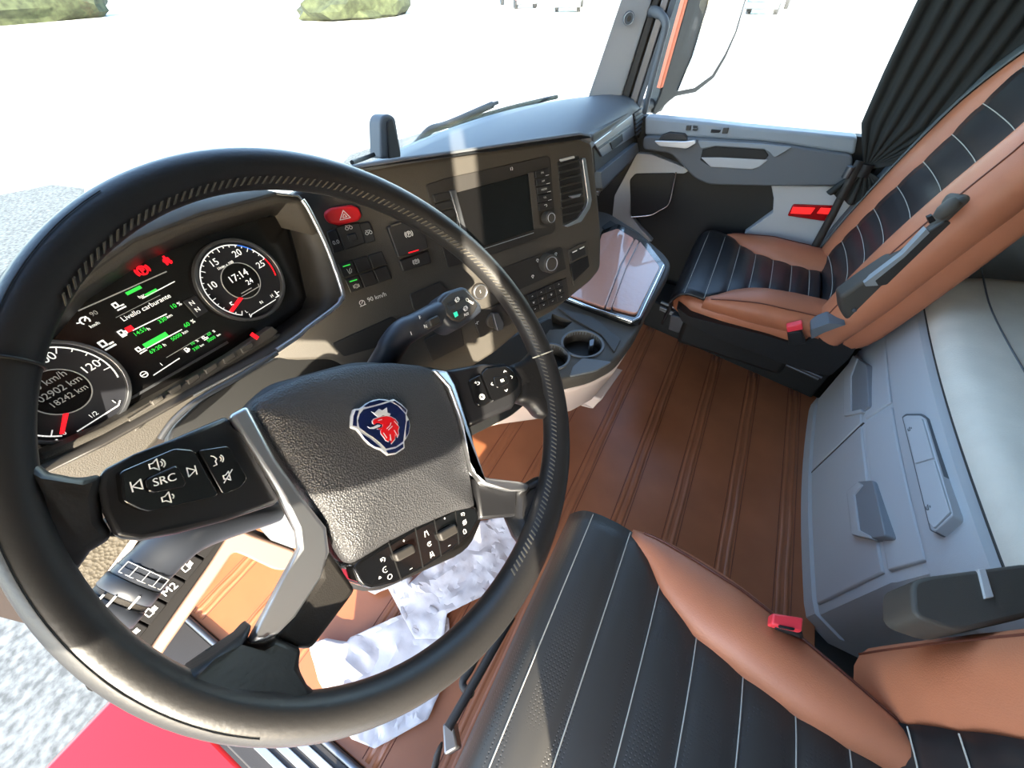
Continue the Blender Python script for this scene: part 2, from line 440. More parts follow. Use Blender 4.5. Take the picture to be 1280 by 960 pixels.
# ------------------------------------------------------------------ passenger door
d1 = thing('door_1', 'passenger door with grey armrest, handle and switches', None, (2.0, 0.0, 0.0)); d1['kind'] = 'structure'
prism(DR, 'door_panel', [(-0.66, 0.0), (0.44, 0.0), (0.44, 0.87), (-0.45, 0.862), (-0.66, 0.9)], -0.05, 0.0, M['black'], d1, 0.004)
prism(DR, 'window_sill', DR.pp([(806, 146), (884, 153), (935, 159), (1000, 165), (1072, 172), (1068, 194), (1010, 185), (985, 181), (950, 177), (880, 173), (806, 169)], 0.05), -0.02, 0.05, M['doorgrey'], d1, 0.010, 3)
ar = prism(DR, 'armrest', rnd(DR.pp([(804, 170), (880, 173), (950, 178), (985, 182), (1066, 194), (1064, 232), (965, 233), (886, 231), (868, 223), (852, 206), (838, 192), (803, 187)], 0.07), 0.02), 0.0, 0.07, M['grey'], d1, 0.012, 3)
prism(DR, 'grip_recess', DR.pp([(878, 187), (894, 183), (956, 187), (961, 194), (950, 208), (941, 212), (888, 209), (875, 200)], 0.072), 0.05, 0.072, M['black'], ar, 0.003)
prism(DR, 'grip_insert', DR.pp([(876, 197), (900, 197), (960, 200), (949, 209), (940, 212), (888, 209)], 0.075), 0.06, 0.075, M['lightgrey'], ar, 0.003)
prism(DR, 'door_pull_trim', rnd(DR.pp([(872, 176), (950, 180), (990, 184), (968, 197), (962, 190), (955, 186), (894, 182), (876, 186)], 0.078), 0.006), 0.06, 0.078, M['doorgrey'], ar, 0.003)
hr = prism(DR, 'handle_recess', rnd(DR.pp([(826, 170), (836, 166), (855, 168), (860, 175), (852, 178), (822, 177)], 0.075), 0.006), 0.05, 0.075, M['plastic2'], d1, 0.003)
prism(DR, 'door_handle', rnd(DR.pp([(817, 176), (856, 177), (869, 175), (870, 179), (858, 186), (824, 183)], 0.10), 0.008), 0.085, 0.10, M['silver'], hr, 0.004, 3)
for pts, mm in (([(858, 157), (864, 157), (863, 163), (857, 163)], 'plastic'), ([(866, 157), (872, 158), (871, 160), (866, 160)], 'plastic'), ([(866, 161), (872, 161), (871, 164), (865, 163)], 'plastic'),
                ([(889, 162), (901, 163), (899, 166), (888, 166)], 'black'), ([(904, 160), (911, 160), (909, 167), (902, 167)], 'plastic')):
    prism(DR, 'window_switch', DR.pp(pts, 0.056), 0.04, 0.056, M[mm], d1, 0.0015)
# speaker pocket with chrome rail and the pale panels
kp = prism(DR, 'kick_panel', rnd(DR.pp([(796, 192), (815, 193), (862, 212), (856, 217), (800, 217), (790, 223), (787, 268), (800, 285), (816, 302), (795, 302), (765, 275), (768, 245)], 0.03), 0.01), -0.01, 0.03, M['lightgrey'], d1, 0.004)
pk = prism(DR, 'speaker_pocket', rnd(DR.pp([(794, 217), (844, 216), (835, 256), (812, 270), (789, 271), (787, 225)], 0.034), 0.01), 0.0, 0.034, M['black'], d1, 0.002)
tube('chrome_rail', smooth_path([DR.at(u, v, 0.04) for u, v in ((845, 215), (841, 235), (836, 255), (824, 263), (812, 269), (789, 271))], 4), 0.004, M['chrome'], pk, 8)
gp = prism(DR, 'rear_panel', DR.pp([(964, 232), (1066, 233), (1062, 280), (1030, 310), (970, 310), (930, 292), (966, 266), (967, 248)], 0.045), 0.0, 0.045, M['lightgrey'], d1, 0.004)
rl = prism(DR, 'door_light', rnd(DR.pp([(991, 256), (1046, 258), (1040, 278), (984, 270)], 0.056), 0.008), 0.02, 0.056, M['redlens'], d1, 0.003)
prism(DR, 'lit_lens', DR.pp([(991, 259), (1019, 260), (1013, 268), (988, 267)], 0.060), 0.045, 0.060, M['redglow'], rl, 0.001)
prism(DR, 'lit_lens', DR.pp([(1026, 260), (1043, 261), (1036, 268), (1021, 267)], 0.060), 0.045, 0.060, M['redglow'], rl, 0.001)
# window frame posts that belong to the door
S(box('trim_2', (2.0, -0.52, 0.0), (2.06, -0.40, 1.88), M['plastic2'], bev=0.01), 'dark door pillar behind the passenger window')

# door mirror outside
mr = thing('door_mirror', 'large exterior mirror with dark housing and orange edge outside the passenger window', 'mirror', (2.34, 0.62, 0.88))
def mpt(u, v, d=0.0):
    # the mirror stands on a post outside the door; its glass looks back and inwards
    n = Vector((-0.62, -0.78, 0.0)).normalized(); O = Vector((2.36, 0.50, 1.1)) + n * d
    r = ray(u, v); t = (O - CAM).dot(n) / r.dot(n); return CAM + r * t
def mslab(name, px, d0, d1, m, parent, bev=0.004):
    n = len(px); top = [mpt(u, v, d1) for u, v in px]; nn = Vector((-0.62, -0.78, 0.0)).normalized()
    bot = [p - nn * (d1 - d0) for p in top]
    return mk(name, top + bot, [list(range(n)), [n + i for i in range(n)][::-1]] + [[i, n + i, n + (i + 1) % n, (i + 1) % n] for i in range(n)], m, parent, bev, 2)
mslab('housing', [(815, 140), (824, 120), (842, 60), (862, -10), (885, -60), (950, -60), (935, -5), (922, 40), (908, 72), (893, 98), (870, 116), (845, 121), (836, 128), (820, 144)], -0.10, 0.0, M['plastic2'], mr, 0.008)
mslab('mirror_glass', [(847, 114), (866, 70), (884, 10), (897, -50), (942, -50), (932, -5), (919, 40), (906, 68), (890, 94), (868, 110)], 0.0, 0.006, M['mirror'], mr, 0.002)
mslab('painted_edge', [(825, 111), (839, 60), (856, 0), (869, -50), (873, -50), (860, 0), (843, 60), (829, 109)], -0.02, 0.008, M['orange'], mr, 0.003)
tube('mirror_arm', [Vector((2.12, 0.62, 0.86)), mpt(824, 132, -0.06)], 0.03, M['plastic2'], mr, 8)

# ------------------------------------------------------------------ outside
S(box('ground', (-260, -260, -1.62), (260, 320, -1.52), M['concrete'], bev=0), 'pale sunlit concrete yard')
def apron(name, aps, lab):  # darker speckled patches laid just above the concrete
    n = len(aps)
    S(mk(name, [(x, y, -1.516) for x, y in aps] + [(x, y, -1.55) for x, y in aps], [list(range(n)), list(range(2 * n - 1, n - 1, -1))] + [[i, n + i, n + (i + 1) % n, (i + 1) % n] for i in range(n)], M['greyground']), lab)
apron('ground_grey', [(-9, 14.2), (1.8, 12.5), (2.5, 12.2), (2.9, 12.05), (3.1, 11.2), (2.6, 10.2), (2.9, 8.6), (2.8, 5), (2.6, 0.9), (-9, -2)], 'grey speckled ground left of the truck front')
apron('ground_grey', [(4.6, 1.2), (4.8, 5.2), (5.6, 7.2), (6.9, 7.9), (8.9, 7.5), (9.4, 7.0), (8.2, 4.6), (6, 1.0)], 'grey speckled ground just in front of the windscreen')
GZ = -1.52
def blob(name, c, s, m, parent=None, seed=0, rough=0.25):
    bm = bmesh.new(); bmesh.ops.create_icosphere(bm, subdivisions=3, radius=1.0)
    for v in bm.verts:
        k = 1 + rough * noise.noise(v.co * 2.3 + Vector((seed, seed * 0.7, 1.3)))
        v.co = Vector((c[0] + v.co.x * s[0] * k, c[1] + v.co.y * s[1] * k, max(GZ, c[2] + v.co.z * s[2] * k)))
    V = [v.co.copy() for v in bm.verts]; F = [[v.index for v in f.verts] for f in bm.faces]; bm.free()
    return mk(name, V, F, m, parent, 0, 2, True)

hd = blob('hedge', (37.0, 36.0, GZ + 0.6), (5.5, 4.0, 1.6), M['hedge'], None, 3)
tag(hd, 'dull green bushy hedge on the far side of the yard', 'hedge')
hd = blob('hedge', (22.0, 66.0, GZ + 1.0), (9.0, 4.0, 2.2), M['hedge'], None, 9)
tag(hd, 'long low hedge in the distance left of the other one', 'hedge')
box_w = tag(box('yard_wall', (30.0, 54.0, GZ), (39.0, 55.2, GZ + 0.9), M['kerb'], bev=0.05), 'low yellowish wall far across the yard', 'wall')

def lorry(loc, rot, m, label):
    t = thing('parked_lorry', label, 'truck', loc, None)
    R = Matrix.Rotation(rot, 3, 'Z'); L = Vector(loc)
    def bb(name, lo, hi, mm, parent, bev=0.05):
        x0, y0, z0 = lo; x1, y1, z1 = hi
        v = [L + R @ Vector(p) for p in ((x0, y0, z0), (x1, y0, z0), (x1, y1, z0), (x0, y1, z0), (x0, y0, z1), (x1, y0, z1), (x1, y1, z1), (x0, y1, z1))]
        return mk(name, v, [(0, 3, 2, 1), (4, 5, 6, 7), (0, 1, 5, 4), (1, 2, 6, 5), (2, 3, 7, 6), (3, 0, 4, 7)], mm, parent, bev, 2)
    bb('cargo_body', (-1.2, -3.6, 1.1), (1.2, 3.0, 3.9), M['white'], t); c = bb('cab', (-1.2, 3.2, 0.6), (1.2, 5.2, 3.4), m, t, 0.15)
    bb('windscreen', (-1.0, 5.2, 1.9), (1.0, 5.24, 3.0), M['black'], c, 0.02); bb('bumper', (-1.2, 5.15, 0.35), (1.2, 5.35, 0.8), M['steel'], t)
    for x in (-1.0, 1.0):
        for y in (-2.3, 4.1):
            P = Pl(L + R @ Vector((x * 1.15, y, 0.5)), R @ Vector((0, 1 if x > 0 else -1, 0)), (0, 0, 1))
            disc(P, 'wheel', 0, 0, 0.5, -0.3, 0.02, M['tyre'], t, 20, 0.03)
    return t
lorry((50.5, 20.5, GZ), 1.9, M['tealbox'], 'nearer of two white lorries with a teal cab parked across the yard')
lorry((53.0, 28.0, GZ), 2.3, M['redpaint'], 'white lorry with a red cab parked across the yard')
lorry((52.0, 2.5, GZ), 1.5, M['tealbox'], 'lorry with a teal cab far off beyond the side window')

# wiper on the outside of the windscreen
wp = thing('wiper', 'black windscreen wiper resting at the base of the glass', 'wiper', (1.2, 0.75, 0.95))
P0 = [at(u, v, y=y) for u, v, y in ((513, 190, 0.83), (528, 172, 0.84), (540, 161, 0.84), (560, 155, 0.84))]
tube('wiper_arm', smooth_path(P0 + [at(615, 131, y=0.82)], 4), 0.011, M['plastic2'], wp, 8)
tube('wiper_blade', smooth_path([at(562, 159, y=0.845), at(600, 146, y=0.83), (at(645, 133, y=0.80)), at(696, 121, y=0.76)], 4), 0.008, M['black'], wp, 8)
tube('wiper_spoiler', smooth_path([at(566, 155, y=0.85), at(590, 141, y=0.84), at(622, 128, y=0.82)], 3), 0.006, M['plastic'], wp, 8)
# sensor housing on the dash at the windscreen
sb = thing('sensor_housing', 'upright grey sensor cover standing on the dash at the windscreen', 'sensor', (0.75, 0.72, 0.98))
Y0 = 0.66
SBP = Pl((0.7, Y0, 1.0), (1, 0, 0), (0, 0.05, 1))
prism(SBP, 'body', rnd(SBP.pp([(477, 199), (476, 152), (480, 144), (488, 142), (495, 147), (502, 190), (502, 198)], 0.0), 0.008), -0.035, 0.0, M['grey'], sb, 0.006, 3)
prism(SBP, 'front_cover', rnd(SBP.pp([(487, 199), (485, 152), (491, 147), (501, 190), (501, 198)], 0.004), 0.006), -0.01, 0.004, M['plastic2'], sb, 0.002)
tube('cable', smooth_path([at(468, 193, y=Y0), at(455, 198, y=Y0), at(440, 203, y=0.62)], 4), 0.004, M['black'], sb, 6)

# unseen blind added in the driver's door opening to shade the wheel hub
rb = thing('added_shade_blind', 'dark roller blind half drawn in the driver door opening', 'blind', (-0.31, 0.2, 1.2))
rows = [[Vector((-0.312 + 0.002 * math.sin(7 * y), y, z)) for y in [-0.235 + 0.95 * i / 12 for i in range(13)]] for z in (1.21, 1.4, 1.6, 1.80)]
sheet('blind_cloth', rows, 0.002, M['curtain'], rb)
tube('hem_bar', [Vector((-0.312, -0.24, 1.205)), Vector((-0.312, 0.72, 1.205))], 0.008, M['steel'], rb, 8)
tube('roller', [Vector((-0.312, -0.24, 1.83)), Vector((-0.312, 0.72, 1.83))], 0.022, M['steel'], rb, 12)
# ------------------------------------------------------------------ dashboard
db = thing('dashboard', 'dark grey soft-topped dashboard running the width of the cab', 'dashboard', (0.87, 0.55, 0.0))
# top over the passenger side, up to the glass
rows = []
xs = [0.45 + (1.985 - 0.45) * i / 16 for i in range(17)]
for j in range(8):
    r = []
    for x in xs:
        yb = wsy(x) + 0.02; zb = wsz(x)
        yf, zf = 0.462, 0.915
        t = j / 7
        y = yf + (yb - yf) * t; z = zf + (zb - zf) * t + 0.018 * math.sin(math.pi * min(1, t * 1.0))
        if j == 0: z -= 0.020; y -= 0.004
        r.append(Vector((x, y, z)))
    rows.append(r)
sheet('passenger_top', rows, 0.03, M['grey'], db)
pf = prism(DP, 'passenger_fascia', rnd(DP.pp([(741, 168), (803, 131), (808, 165), (798, 194), (752, 240), (744, 215)], 0.0), 0.012), -0.14, 0.0, M['plastic'], db, 0.008, 3)
prism(DP, 'trim_panel', rnd(DP.pp([(743, 179), (791, 143), (794, 169), (753, 196)], 0.006), 0.008), 0.0, 0.006, M['silver'], db, 0.002)
prism(DP, 'trim_slot', DP.pp([(748, 184), (788, 156), (788.5, 158), (749, 187)], 0.0075), 0.004, 0.0075, M['grey'], db, 0.0005)
prism(DP, 'trim_latch', DP.pp([(763, 178), (778, 167), (779, 176), (766, 187)], 0.009), 0.0, 0.009, M['plastic2'], db, 0.001)
pv = prism(DP, 'side_vent', rnd(DP.pp([(793, 142), (806, 134), (807, 160), (798, 173)], 0.012), 0.008), 0.0, 0.012, M['plastic2'], db, 0.003)
for k in range(5):
    t = k / 4
    prism(DP, 'vent_slat', DP.pp([(795 + t, 146 + 22 * t), (806, 139 + 19 * t), (806, 141 + 19 * t), (795 + t, 149 + 21 * t)], 0.017), 0.01, 0.017, M['grey'], pv, 0.0008)
prism(DP, 'fascia_ledge', rnd(DP.pp([(751, 215), (797, 178), (799, 190), (753, 236)], 0.02), 0.006), -0.05, 0.02, M['grey'], db, 0.006, 3)
G2 = Pl((1.4, 0.54, 0.7), (1, 0, 0), (0, -0.25, 0.97))
prism(G2, 'lower_fascia', rnd(G2.pp([(748, 240), (798, 192), (800, 204), (775, 240), (766, 272), (750, 280)], 0.0), 0.01), -0.12, 0.0, M['lightgrey'], db, 0.01, 3)

# centre stack housing, turned to the driver
prism(ST, 'centre_housing', rnd(ST.pp([(366, 240), (440, 213), (600, 190), (726, 172), (741, 177), (747, 240), (752, 290), (751, 336), (739, 351), (692, 389), (655, 410), (620, 440), (560, 478), (470, 482), (415, 450), (340, 452), (330, 300)], 0.0), 0.012), -0.10, 0.0, M['plastic'], db, 0.006, 3)
# padded brow over the stack
c = 0.014
bp = ST.pp([(418, 222), (420, 209), (500, 196), (590, 184), (726, 164), (740, 167), (742, 179), (728, 173), (600, 191), (500, 206)], c)
prism(ST, 'brow', bp, -0.34, c, M['grey'], db, 0.006, 3)
# cluster hood
o0 = [(10, 520), (30, 430), (90, 356), (165, 302), (250, 268), (345, 243), (372, 246), (386, 262), (408, 310), (428, 366), (421, 382), (346, 438), (240, 494), (130, 556), (40, 600)]
i0 = [(20, 520), (50, 440), (105, 375), (180, 325), (250, 296), (335, 268), (356, 268), (362, 280), (374, 325), (384, 372), (377, 388), (340, 416), (240, 474), (130, 534), (50, 570)]
hoodO, hoodI = CL.pp(o0, 0.055), CL.pp(i0, 0.004)
hd = frame_ring(CL, 'cluster_hood', hoodO, hoodI, 0.055, 0.004, M['plastic2'], db)  # darker plastic: the unlit inner wall is put into the hood's colour
co_, ci_ = hoodO[5:13], hoodI[5:13]
V = [CL.W(*p, 0.0575) for p in co_] + [CL.W(*p, 0.0065) for p in ci_]
ck = mk('hood_lit_wall', V, [(i, i + 1, 9 + i, 8 + i) for i in range(7)], M['litwall'], hd, 0, 2, True)  # paler strip: light on the hood's right wall put into its colour
ck.modifiers.new('thick', 'SOLIDIFY').thickness = 0.002
# silver edge along the right and lower side of the hood
tube('hood_edge', smooth_path([CL.at(u, v, 0.058) for u, v in ((378, 250), (388, 266), (409, 310), (428, 364), (426, 374), (420, 383), (384, 410), (374, 419), (346, 438))], 4), 0.0032, M['silver'], hd, 8)
tube('hood_edge', smooth_path([CL.at(u, v, 0.058) for u, v in ((346, 441), (300, 470), (247, 500), (218, 524), (200, 549))], 4), 0.0030, M['steel'], hd, 8)
# hood roof going back to the glass
rows = []
for (uu, vv) in ((-60, 520), (10, 440), (80, 352), (165, 299), (250, 265), (345, 240), (376, 246), (400, 290)):
    p = CL.at(uu, vv, 0.056); q = p + Vector((0, 0.10, -0.004)); s_ = Vector((p.x, 0.74, min(p.z, 1.02) - 0.03))
    rows.append([p, q, p.lerp(s_, 0.6) + Vector((0, 0, -0.01)), s_])
sheet('hood_roof', rows, 0.012, M['plastic'], hd)
# lower frame of the cluster towards the column
prism(CL, 'cluster_lower_frame', CL.pp([(30, 600), (45, 572), (130, 535), (240, 475), (342, 416), (372, 420), (346, 440), (247, 499), (216, 526), (198, 552), (160, 590), (100, 640), (40, 660)], 0.03), -0.03, 0.03, M['plastic'], db, 0.004)
prism(CL, 'trip_key_strip', CL.pp([(160, 524), (250, 468), (340, 408), (348, 414), (340, 422), (252, 478), (182, 527), (170, 540)], 0.036), 0.02, 0.036, M['plastic'], db, 0.001)
for k in range(6):
    t = k / 5; u, v = 197 + 112 * t, 500 - 66 * t
    prism(CL, 'trip_key', CL.pp([(u - 8, v + 2), (u + 6, v - 7), (u + 9, v - 1), (u - 5, v + 8)], 0.0385), 0.03, 0.0385, M['plastic'], db, 0.001)
# column shroud behind the wheel and the dark gap
SH = Pl((0.15, 0.40, 0.90), (1, 0, 0), (0, 0.6, 0.8))
prism(SH, 'knee_panel', rnd(SH.pp([(205, 545), (250, 500), (346, 445), (420, 420), (520, 420), (600, 445), (640, 420), (690, 395), (700, 470), (640, 520), (560, 560), (400, 570), (300, 600), (230, 610)], -0.12), 0.02), -0.2, -0.12, M['black'], db, 0.004)

# ---- left lower dash: switch row, grille, beige arch
LD = Pl(at(217, 727, z=0.80), (0.985, -0.17, 0.0), (0.17 * 0.6, 0.985 * 0.6, 0.8))
prism(LD, 'left_lower_panel', rnd(LD.pp([(60, 735), (88, 675), (160, 640), (240, 640), (330, 640), (290, 668), (255, 715), (160, 850), (110, 870)], -0.006), 0.01), -0.06, -0.006, M['button2'], db, 0.003)
prism(LD, 'grille', LD.pp([(88, 720), (98, 690), (125, 670), (168, 670), (130, 720), (105, 752)], 0.0), -0.02, 0.0, M['mesh'], db, 0.001)
prism(LD, 'grille_trim', LD.pp([(168, 668), (178, 668), (112, 765), (104, 756)], 0.004), -0.02, 0.004, M['beige'], db, 0.001)
arch = LD.pp([(300, 662), (312, 668), (372, 690), (378, 712), (345, 714), (305, 695), (292, 690), (272, 720), (205, 815), (165, 880), (148, 880), (196, 800), (262, 706), (286, 668)], 0.0)
prism(LD, 'beige_arch', rnd(arch, 0.01), -0.05, 0.0, M['arch'], db, 0.005, 3)
def edge_pts(t, s):
    # switch row: t along the row, s across it
    A, B = Vector((150, 806)), Vector((262, 665)); return A.lerp(B, t) + Vector((18, 9)) * (s * (0.9 + 0.2 * t)) - Vector((3, 3))
sw = []
for k in range(5):
    t0, t1 = k / 5 + 0.008, (k + 1) / 5 - 0.008
    q = [edge_pts(t0, 0), edge_pts(t1, 0), edge_pts(t1, 1), edge_pts(t0, 1)]
    sw.append(prism(LD, 'rocker_switch', LD.pp([tuple(p) for p in q], 0.004), -0.012, 0.004, M['button2'], db, 0.0012))
for k, s_ in enumerate(('', '', 'M2', '', '')):
    p = edge_pts(k / 5 + 0.1, 0.5); a, b = LD.px(p.x, p.y, 0.005)
    if s_: text(LD, s_, a, b, 0.012, M['white'], db, 0.005, rot=0.0)
    elif k in (0, 1, 3):
        w_ = 0.005
        L = [[(a - w_, b - w_ * .6), (a - w_, b + w_ * .7), (a - w_ * .2, b + w_), (a + w_ * .1, b + w_), (a + w_ * .1, b - w_ * .6), (a - w_, b - w_ * .6)]] + \
            [[(a + w_ * .3, b + w_ * d), (a + w_ * 1.1, b + w_ * (d + .1 * k))] for d in (-.3, .1, .5)]
        strokes(LD, 'switch_icon', L, 0.0009, M['white'], db, 0.0046)

# ------------------------------------------------------------------ instrument cluster
ic = thing('instrument_cluster', 'lit instrument cluster with two round dials and a centre display behind the steering wheel', 'instruments', (0.15, 0.5, 1.0))
prism(CL, 'display', CL.pp([(5, 590), (15, 430), (100, 350), (200, 305), (300, 275), (360, 268), (388, 372), (378, 390), (340, 420), (130, 540), (40, 585)], 0.0), -0.02, 0.0, M['screen'], ic, 0.001)
strokes(CL, 'display_edge', [CL.pp([(98, 388.5), (208, 339.5)], 0.001)], 0.0011, M['ldim'], ic, 0.0012)
strokes(CL, 'display_edge', [CL.pp([(134, 515), (284, 428)], 0.001)], 0.0024, M['steel'], ic, 0.0022, 0.002)
def dial(name, cu, cv, r, lab_r):
    a, b = CL.px(cu, cv, 0.004)
    d = disc(CL, name, a, b, r, -0.004, 0.003, M['dial'], ic, 56, 0.0006)
    ring(CL, 'bezel', a, b, r * 0.955, r * 1.03, 0.0, 0.010, M['steel'], d, 64)
    ring(CL, 'inner_ring', a, b, r * 0.44, r * 0.46, 0.003, 0.0045, M['ldim'], d, 40)
    disc(CL, 'inner_display', a, b, r * 0.44, 0.0, 0.0035, M['screen'], d, 40, 0.0004)
    return d, a, b
tc_, ta, tb = dial('tachometer', 302, 351, 0.0475, 0)
R_ = 0.0475
def pol(a, b, r, deg): return (a + r * math.cos(math.radians(deg)), b + r * math.sin(math.radians(deg)))
strokes(CL, 'scale_arc', [circ(ta, tb, R_ * .88, 60, 232, 58)], 0.0011, M['lwhite'], tc_, 0.0042)
strokes(CL, 'scale_arc', [circ(ta, tb, R_ * .88, 10, 58, 36)], 0.0014, M['lblue'], tc_, 0.0042)
strokes(CL, 'scale_arc', [circ(ta, tb, R_ * .88, 12, 36, 14)], 0.0011, M['lwhite'], tc_, 0.0042)
strokes(CL, 'scale_arc', [circ(ta, tb, R_ * .88, 12, 14, -18)], 0.0012, M['lredd'], tc_, 0.0042)
strokes(CL, 'scale_ticks', [[pol(ta, tb, R_ * .88, d), pol(ta, tb, R_ * (.78 if k % 5 == 0 else .83), d)] for k, d in enumerate([232 - 9.5 * j for j in range(24)])], 0.0008, M['lwhite'], tc_, 0.0042)
for s_, d in (('5', 214), ('10', 162), ('15', 113), ('20', 60), ('25', 10)):
    p = pol(ta, tb, R_ * .68, d); text(CL, s_, p[0], p[1], 0.0105, M['lwhite'], tc_, 0.0043)
p = pol(ta, tb, R_ * .50, 100); text(CL, '1/min x 100', p[0], p[1] - 0.001, 0.0042, M['lwhite'], tc_, 0.0043)
text(CL, '17:14', ta, tb + 0.006, 0.0115, M['lwhite'], tc_, 0.0046); text(CL, '24', ta + 0.007, tb - 0.005, 0.0085, M['lwhite'], tc_, 0.0046)
strokes(CL, 'trip_bar', [[(ta - 0.012, tb - 0.015), (ta + 0.013, tb - 0.015), (ta + 0.014, tb - 0.012)], [(ta - 0.010, tb - 0.012), (ta + 0.004, tb - 0.012)]], 0.0009, M['ldim'], tc_, 0.0046)
nd = [pol(ta, tb, R_ * .44, 222), pol(ta, tb, R_ * .86, 212), pol(ta, tb, R_ * .86, 217), pol(ta, tb, R_ * .44, 234)]
prism(CL, 'needle', nd, 0.004, 0.007, M['lredd'], tc_, 0.0006)
strokes(CL, 'temperature_scale', [[(ta - 0.018, tb - 0.036), (ta - 0.019, tb - 0.040), (ta - 0.016, tb - 0.038), (ta + 0.020, tb - 0.038)]], 0.0009, M['lwhite'], tc_, 0.0042)
for s_, x in (('L', -0.019), ('N', 0.003), ('H', 0.019)): text(CL, s_, ta + x, tb - 0.032, 0.0052, M['lwhite'], tc_, 0.0043)
strokes(CL, 'temperature_icon', [[(ta + 0.026, tb - 0.036), (ta + 0.026, tb - 0.029)], [(ta + 0.022, tb - 0.036), (ta + 0.031, tb - 0.036)], [(ta + 0.026, tb - 0.032), (ta + 0.030, tb - 0.032)]], 0.0011, M['lwhite'], tc_, 0.0043)
spd, sa, sb_ = dial('speedometer', 74, 490, 0.0475, 0)
strokes(CL, 'scale_arc', [circ(sa, sb_, R_ * .88, 80, 232, -20)], 0.0012, M['lwhite'], spd, 0.0042)
strokes(CL, 'scale_ticks', [[pol(sa, sb_, R_ * .88, d), pol(sa, sb_, R_ * (.76 if k % 4 == 0 else .82), d)] for k, d in enumerate([-4 + 14.2 * j for j in range(17)])], 0.0008, M['lwhite'], spd, 0.0042)
for s_, d in (('120', 10), ('100', 66), ('80', 110), ('60', 150), ('40', 190)):
    p = pol(sa, sb_, R_ * .66, d); text(CL, s_, p[0], p[1], 0.0105, M['lwhite'], spd, 0.0043)
text(CL, '0 km/h', sa + 0.003, sb_ + 0.012, 0.0085, M['ldim'], spd, 0.0046)
text(CL, '102902 km', sa, sb_ + 0.002, 0.0085, M['ldim'], spd, 0.0046); text(CL, '18242 km', sa + 0.002, sb_ - 0.007, 0.0075, M['ldim'], spd, 0.0046)
strokes(CL, 'fuel_scale', [[(sa - 0.016, sb_ - 0.037), (sa + 0.021, sb_ - 0.037), (sa + 0.025, sb_ - 0.034)]], 0.0010, M['lwhite'], spd, 0.0042)
for s_, x in (('0', -0.023), ('1/2', 0.002), ('1', 0.021)): text(CL, s_, sa + x, sb_ - 0.032, 0.0058, M['lwhite'], spd, 0.0043)
def pump(a, b, k, m, par):
    strokes(CL, 'fuel_icon', [[(a - k, b - k), (a - k, b + k), (a + k * .2, b + k), (a + k * .2, b - k), (a - k, b - k)], [(a - k * .8, b - k * .3), (a, b - k * .3)], [(a + k * .3, b + k * .4), (a + k * .8, b + k * .2), (a + k * .8, b - k * .6)], [(a - k * 0.9, b - k * .6), (a + k * .1, b - k * .6)]], k * .4, m, par, 0.0045)
pump(sa - 0.031, sb_ - 0.037, 0.0034, M['lwhite'], spd)
strokes(CL, 'fuel_warning', [[(sa - 0.017, sb_ - 0.042), (sa - 0.013, sb_ - 0.040)]], 0.002, M['lredd'], spd, 0.0043)
prism(CL, 'needle', [pol(sa, sb_, R_ * .44, 236), pol(sa, sb_, R_ * .84, 230), pol(sa, sb_, R_ * .84, 234), pol(sa, sb_, R_ * .44, 246)], 0.004, 0.007, M['lredd'], spd, 0.0006)
# centre display writing
def T(s_, u, v, size, m, align='LEFT'):
    a, b = CL.px(u, v, 0.001); return text(CL, s_, a, b, size, m, ic, 0.0012, 0, align)
T('Livello carburante', 152, 400, 0.0068, M['lwhite'])
T('10', 213, 385, 0.0062, M['lgreen']); T('%', 222, 381, 0.0058, M['lwhite'])
T('14:55', 167, 419, 0.0056, M['lgreen']); T('h', 184, 412, 0.0052, M['lwhite']); T('330', 198, 403, 0.0056, M['lgreen']); T('km', 208, 397, 0.0048, M['lwhite'])
T('60', 230, 408, 0.0062, M['lgreen']); T('%', 239, 403, 0.0058, M['lwhite'])
T('69:20', 187, 441, 0.0056, M['lgreen']); T('h', 204, 432, 0.0052, M['lwhite']); T('5000', 214, 425, 0.0056, M['lgreen']); T('km', 228, 417, 0.0048, M['lwhite'])
T('10', 238, 431, 0.0046, M['lgreen']); T('%', 245, 427, 0.0040, M['lwhite']); T('330', 241, 438, 0.0050, M['lgreen']); T('km', 250, 433, 0.0036, M['lwhite'])
T('60', 259, 419, 0.0046, M['lgreen']); T('%', 266, 415, 0.0040, M['lwhite']); T('5000', 259, 427, 0.0050, M['lgreen']); T('km', 271, 420, 0.0036, M['lwhite'])
T('90', 113, 394, 0.0060, M['ldim']); T('km/h', 112, 409, 0.0042, M['lwhite'])
def ln(name, pts, w, m): strokes(CL, name, [CL.pp(pts, 0.001)], w, m, ic, 0.0012)
ln('gauge_line', [(166, 413), (208, 392.5)], 0.0010, M['lwhite']); ln('gauge_line', [(184, 435), (227, 412)], 0.0010, M['lwhite'])
ln('gauge_line', [(178, 373), (218, 352)], 0.0009, M['lwhite'])
ln('gauge_bar', [(160, 412), (164, 410)], 0.0052, M['lredd']); ln('gauge_bar', [(182, 432), (207, 418)], 0.0050, M['lgreen'])
ln('gauge_bar', [(159, 367), (175, 359)], 0.0032, M['lgreen']); ln('gauge_bar', [(183, 369), (195, 362.5)], 0.0030, M['lgreen'])
ln('gauge_line', [(192, 469), (224, 448)], 0.0009, M['lwhite']); ln('gauge_line', [(208, 447), (262, 415)], 0.0005, M['ldim']); ln('gauge_line', [(145, 397), (200, 369)], 0.0005, M['ldim'])
T('bar', 173, 372, 0.0045, M['lwhite'])
for u, v in ((153, 416), (233, 437)):
    a, b = CL.px(u, v, 0.001); pump(a, b, 0.0030 if u < 200 else 0.0022, M['lwhite'], ic)
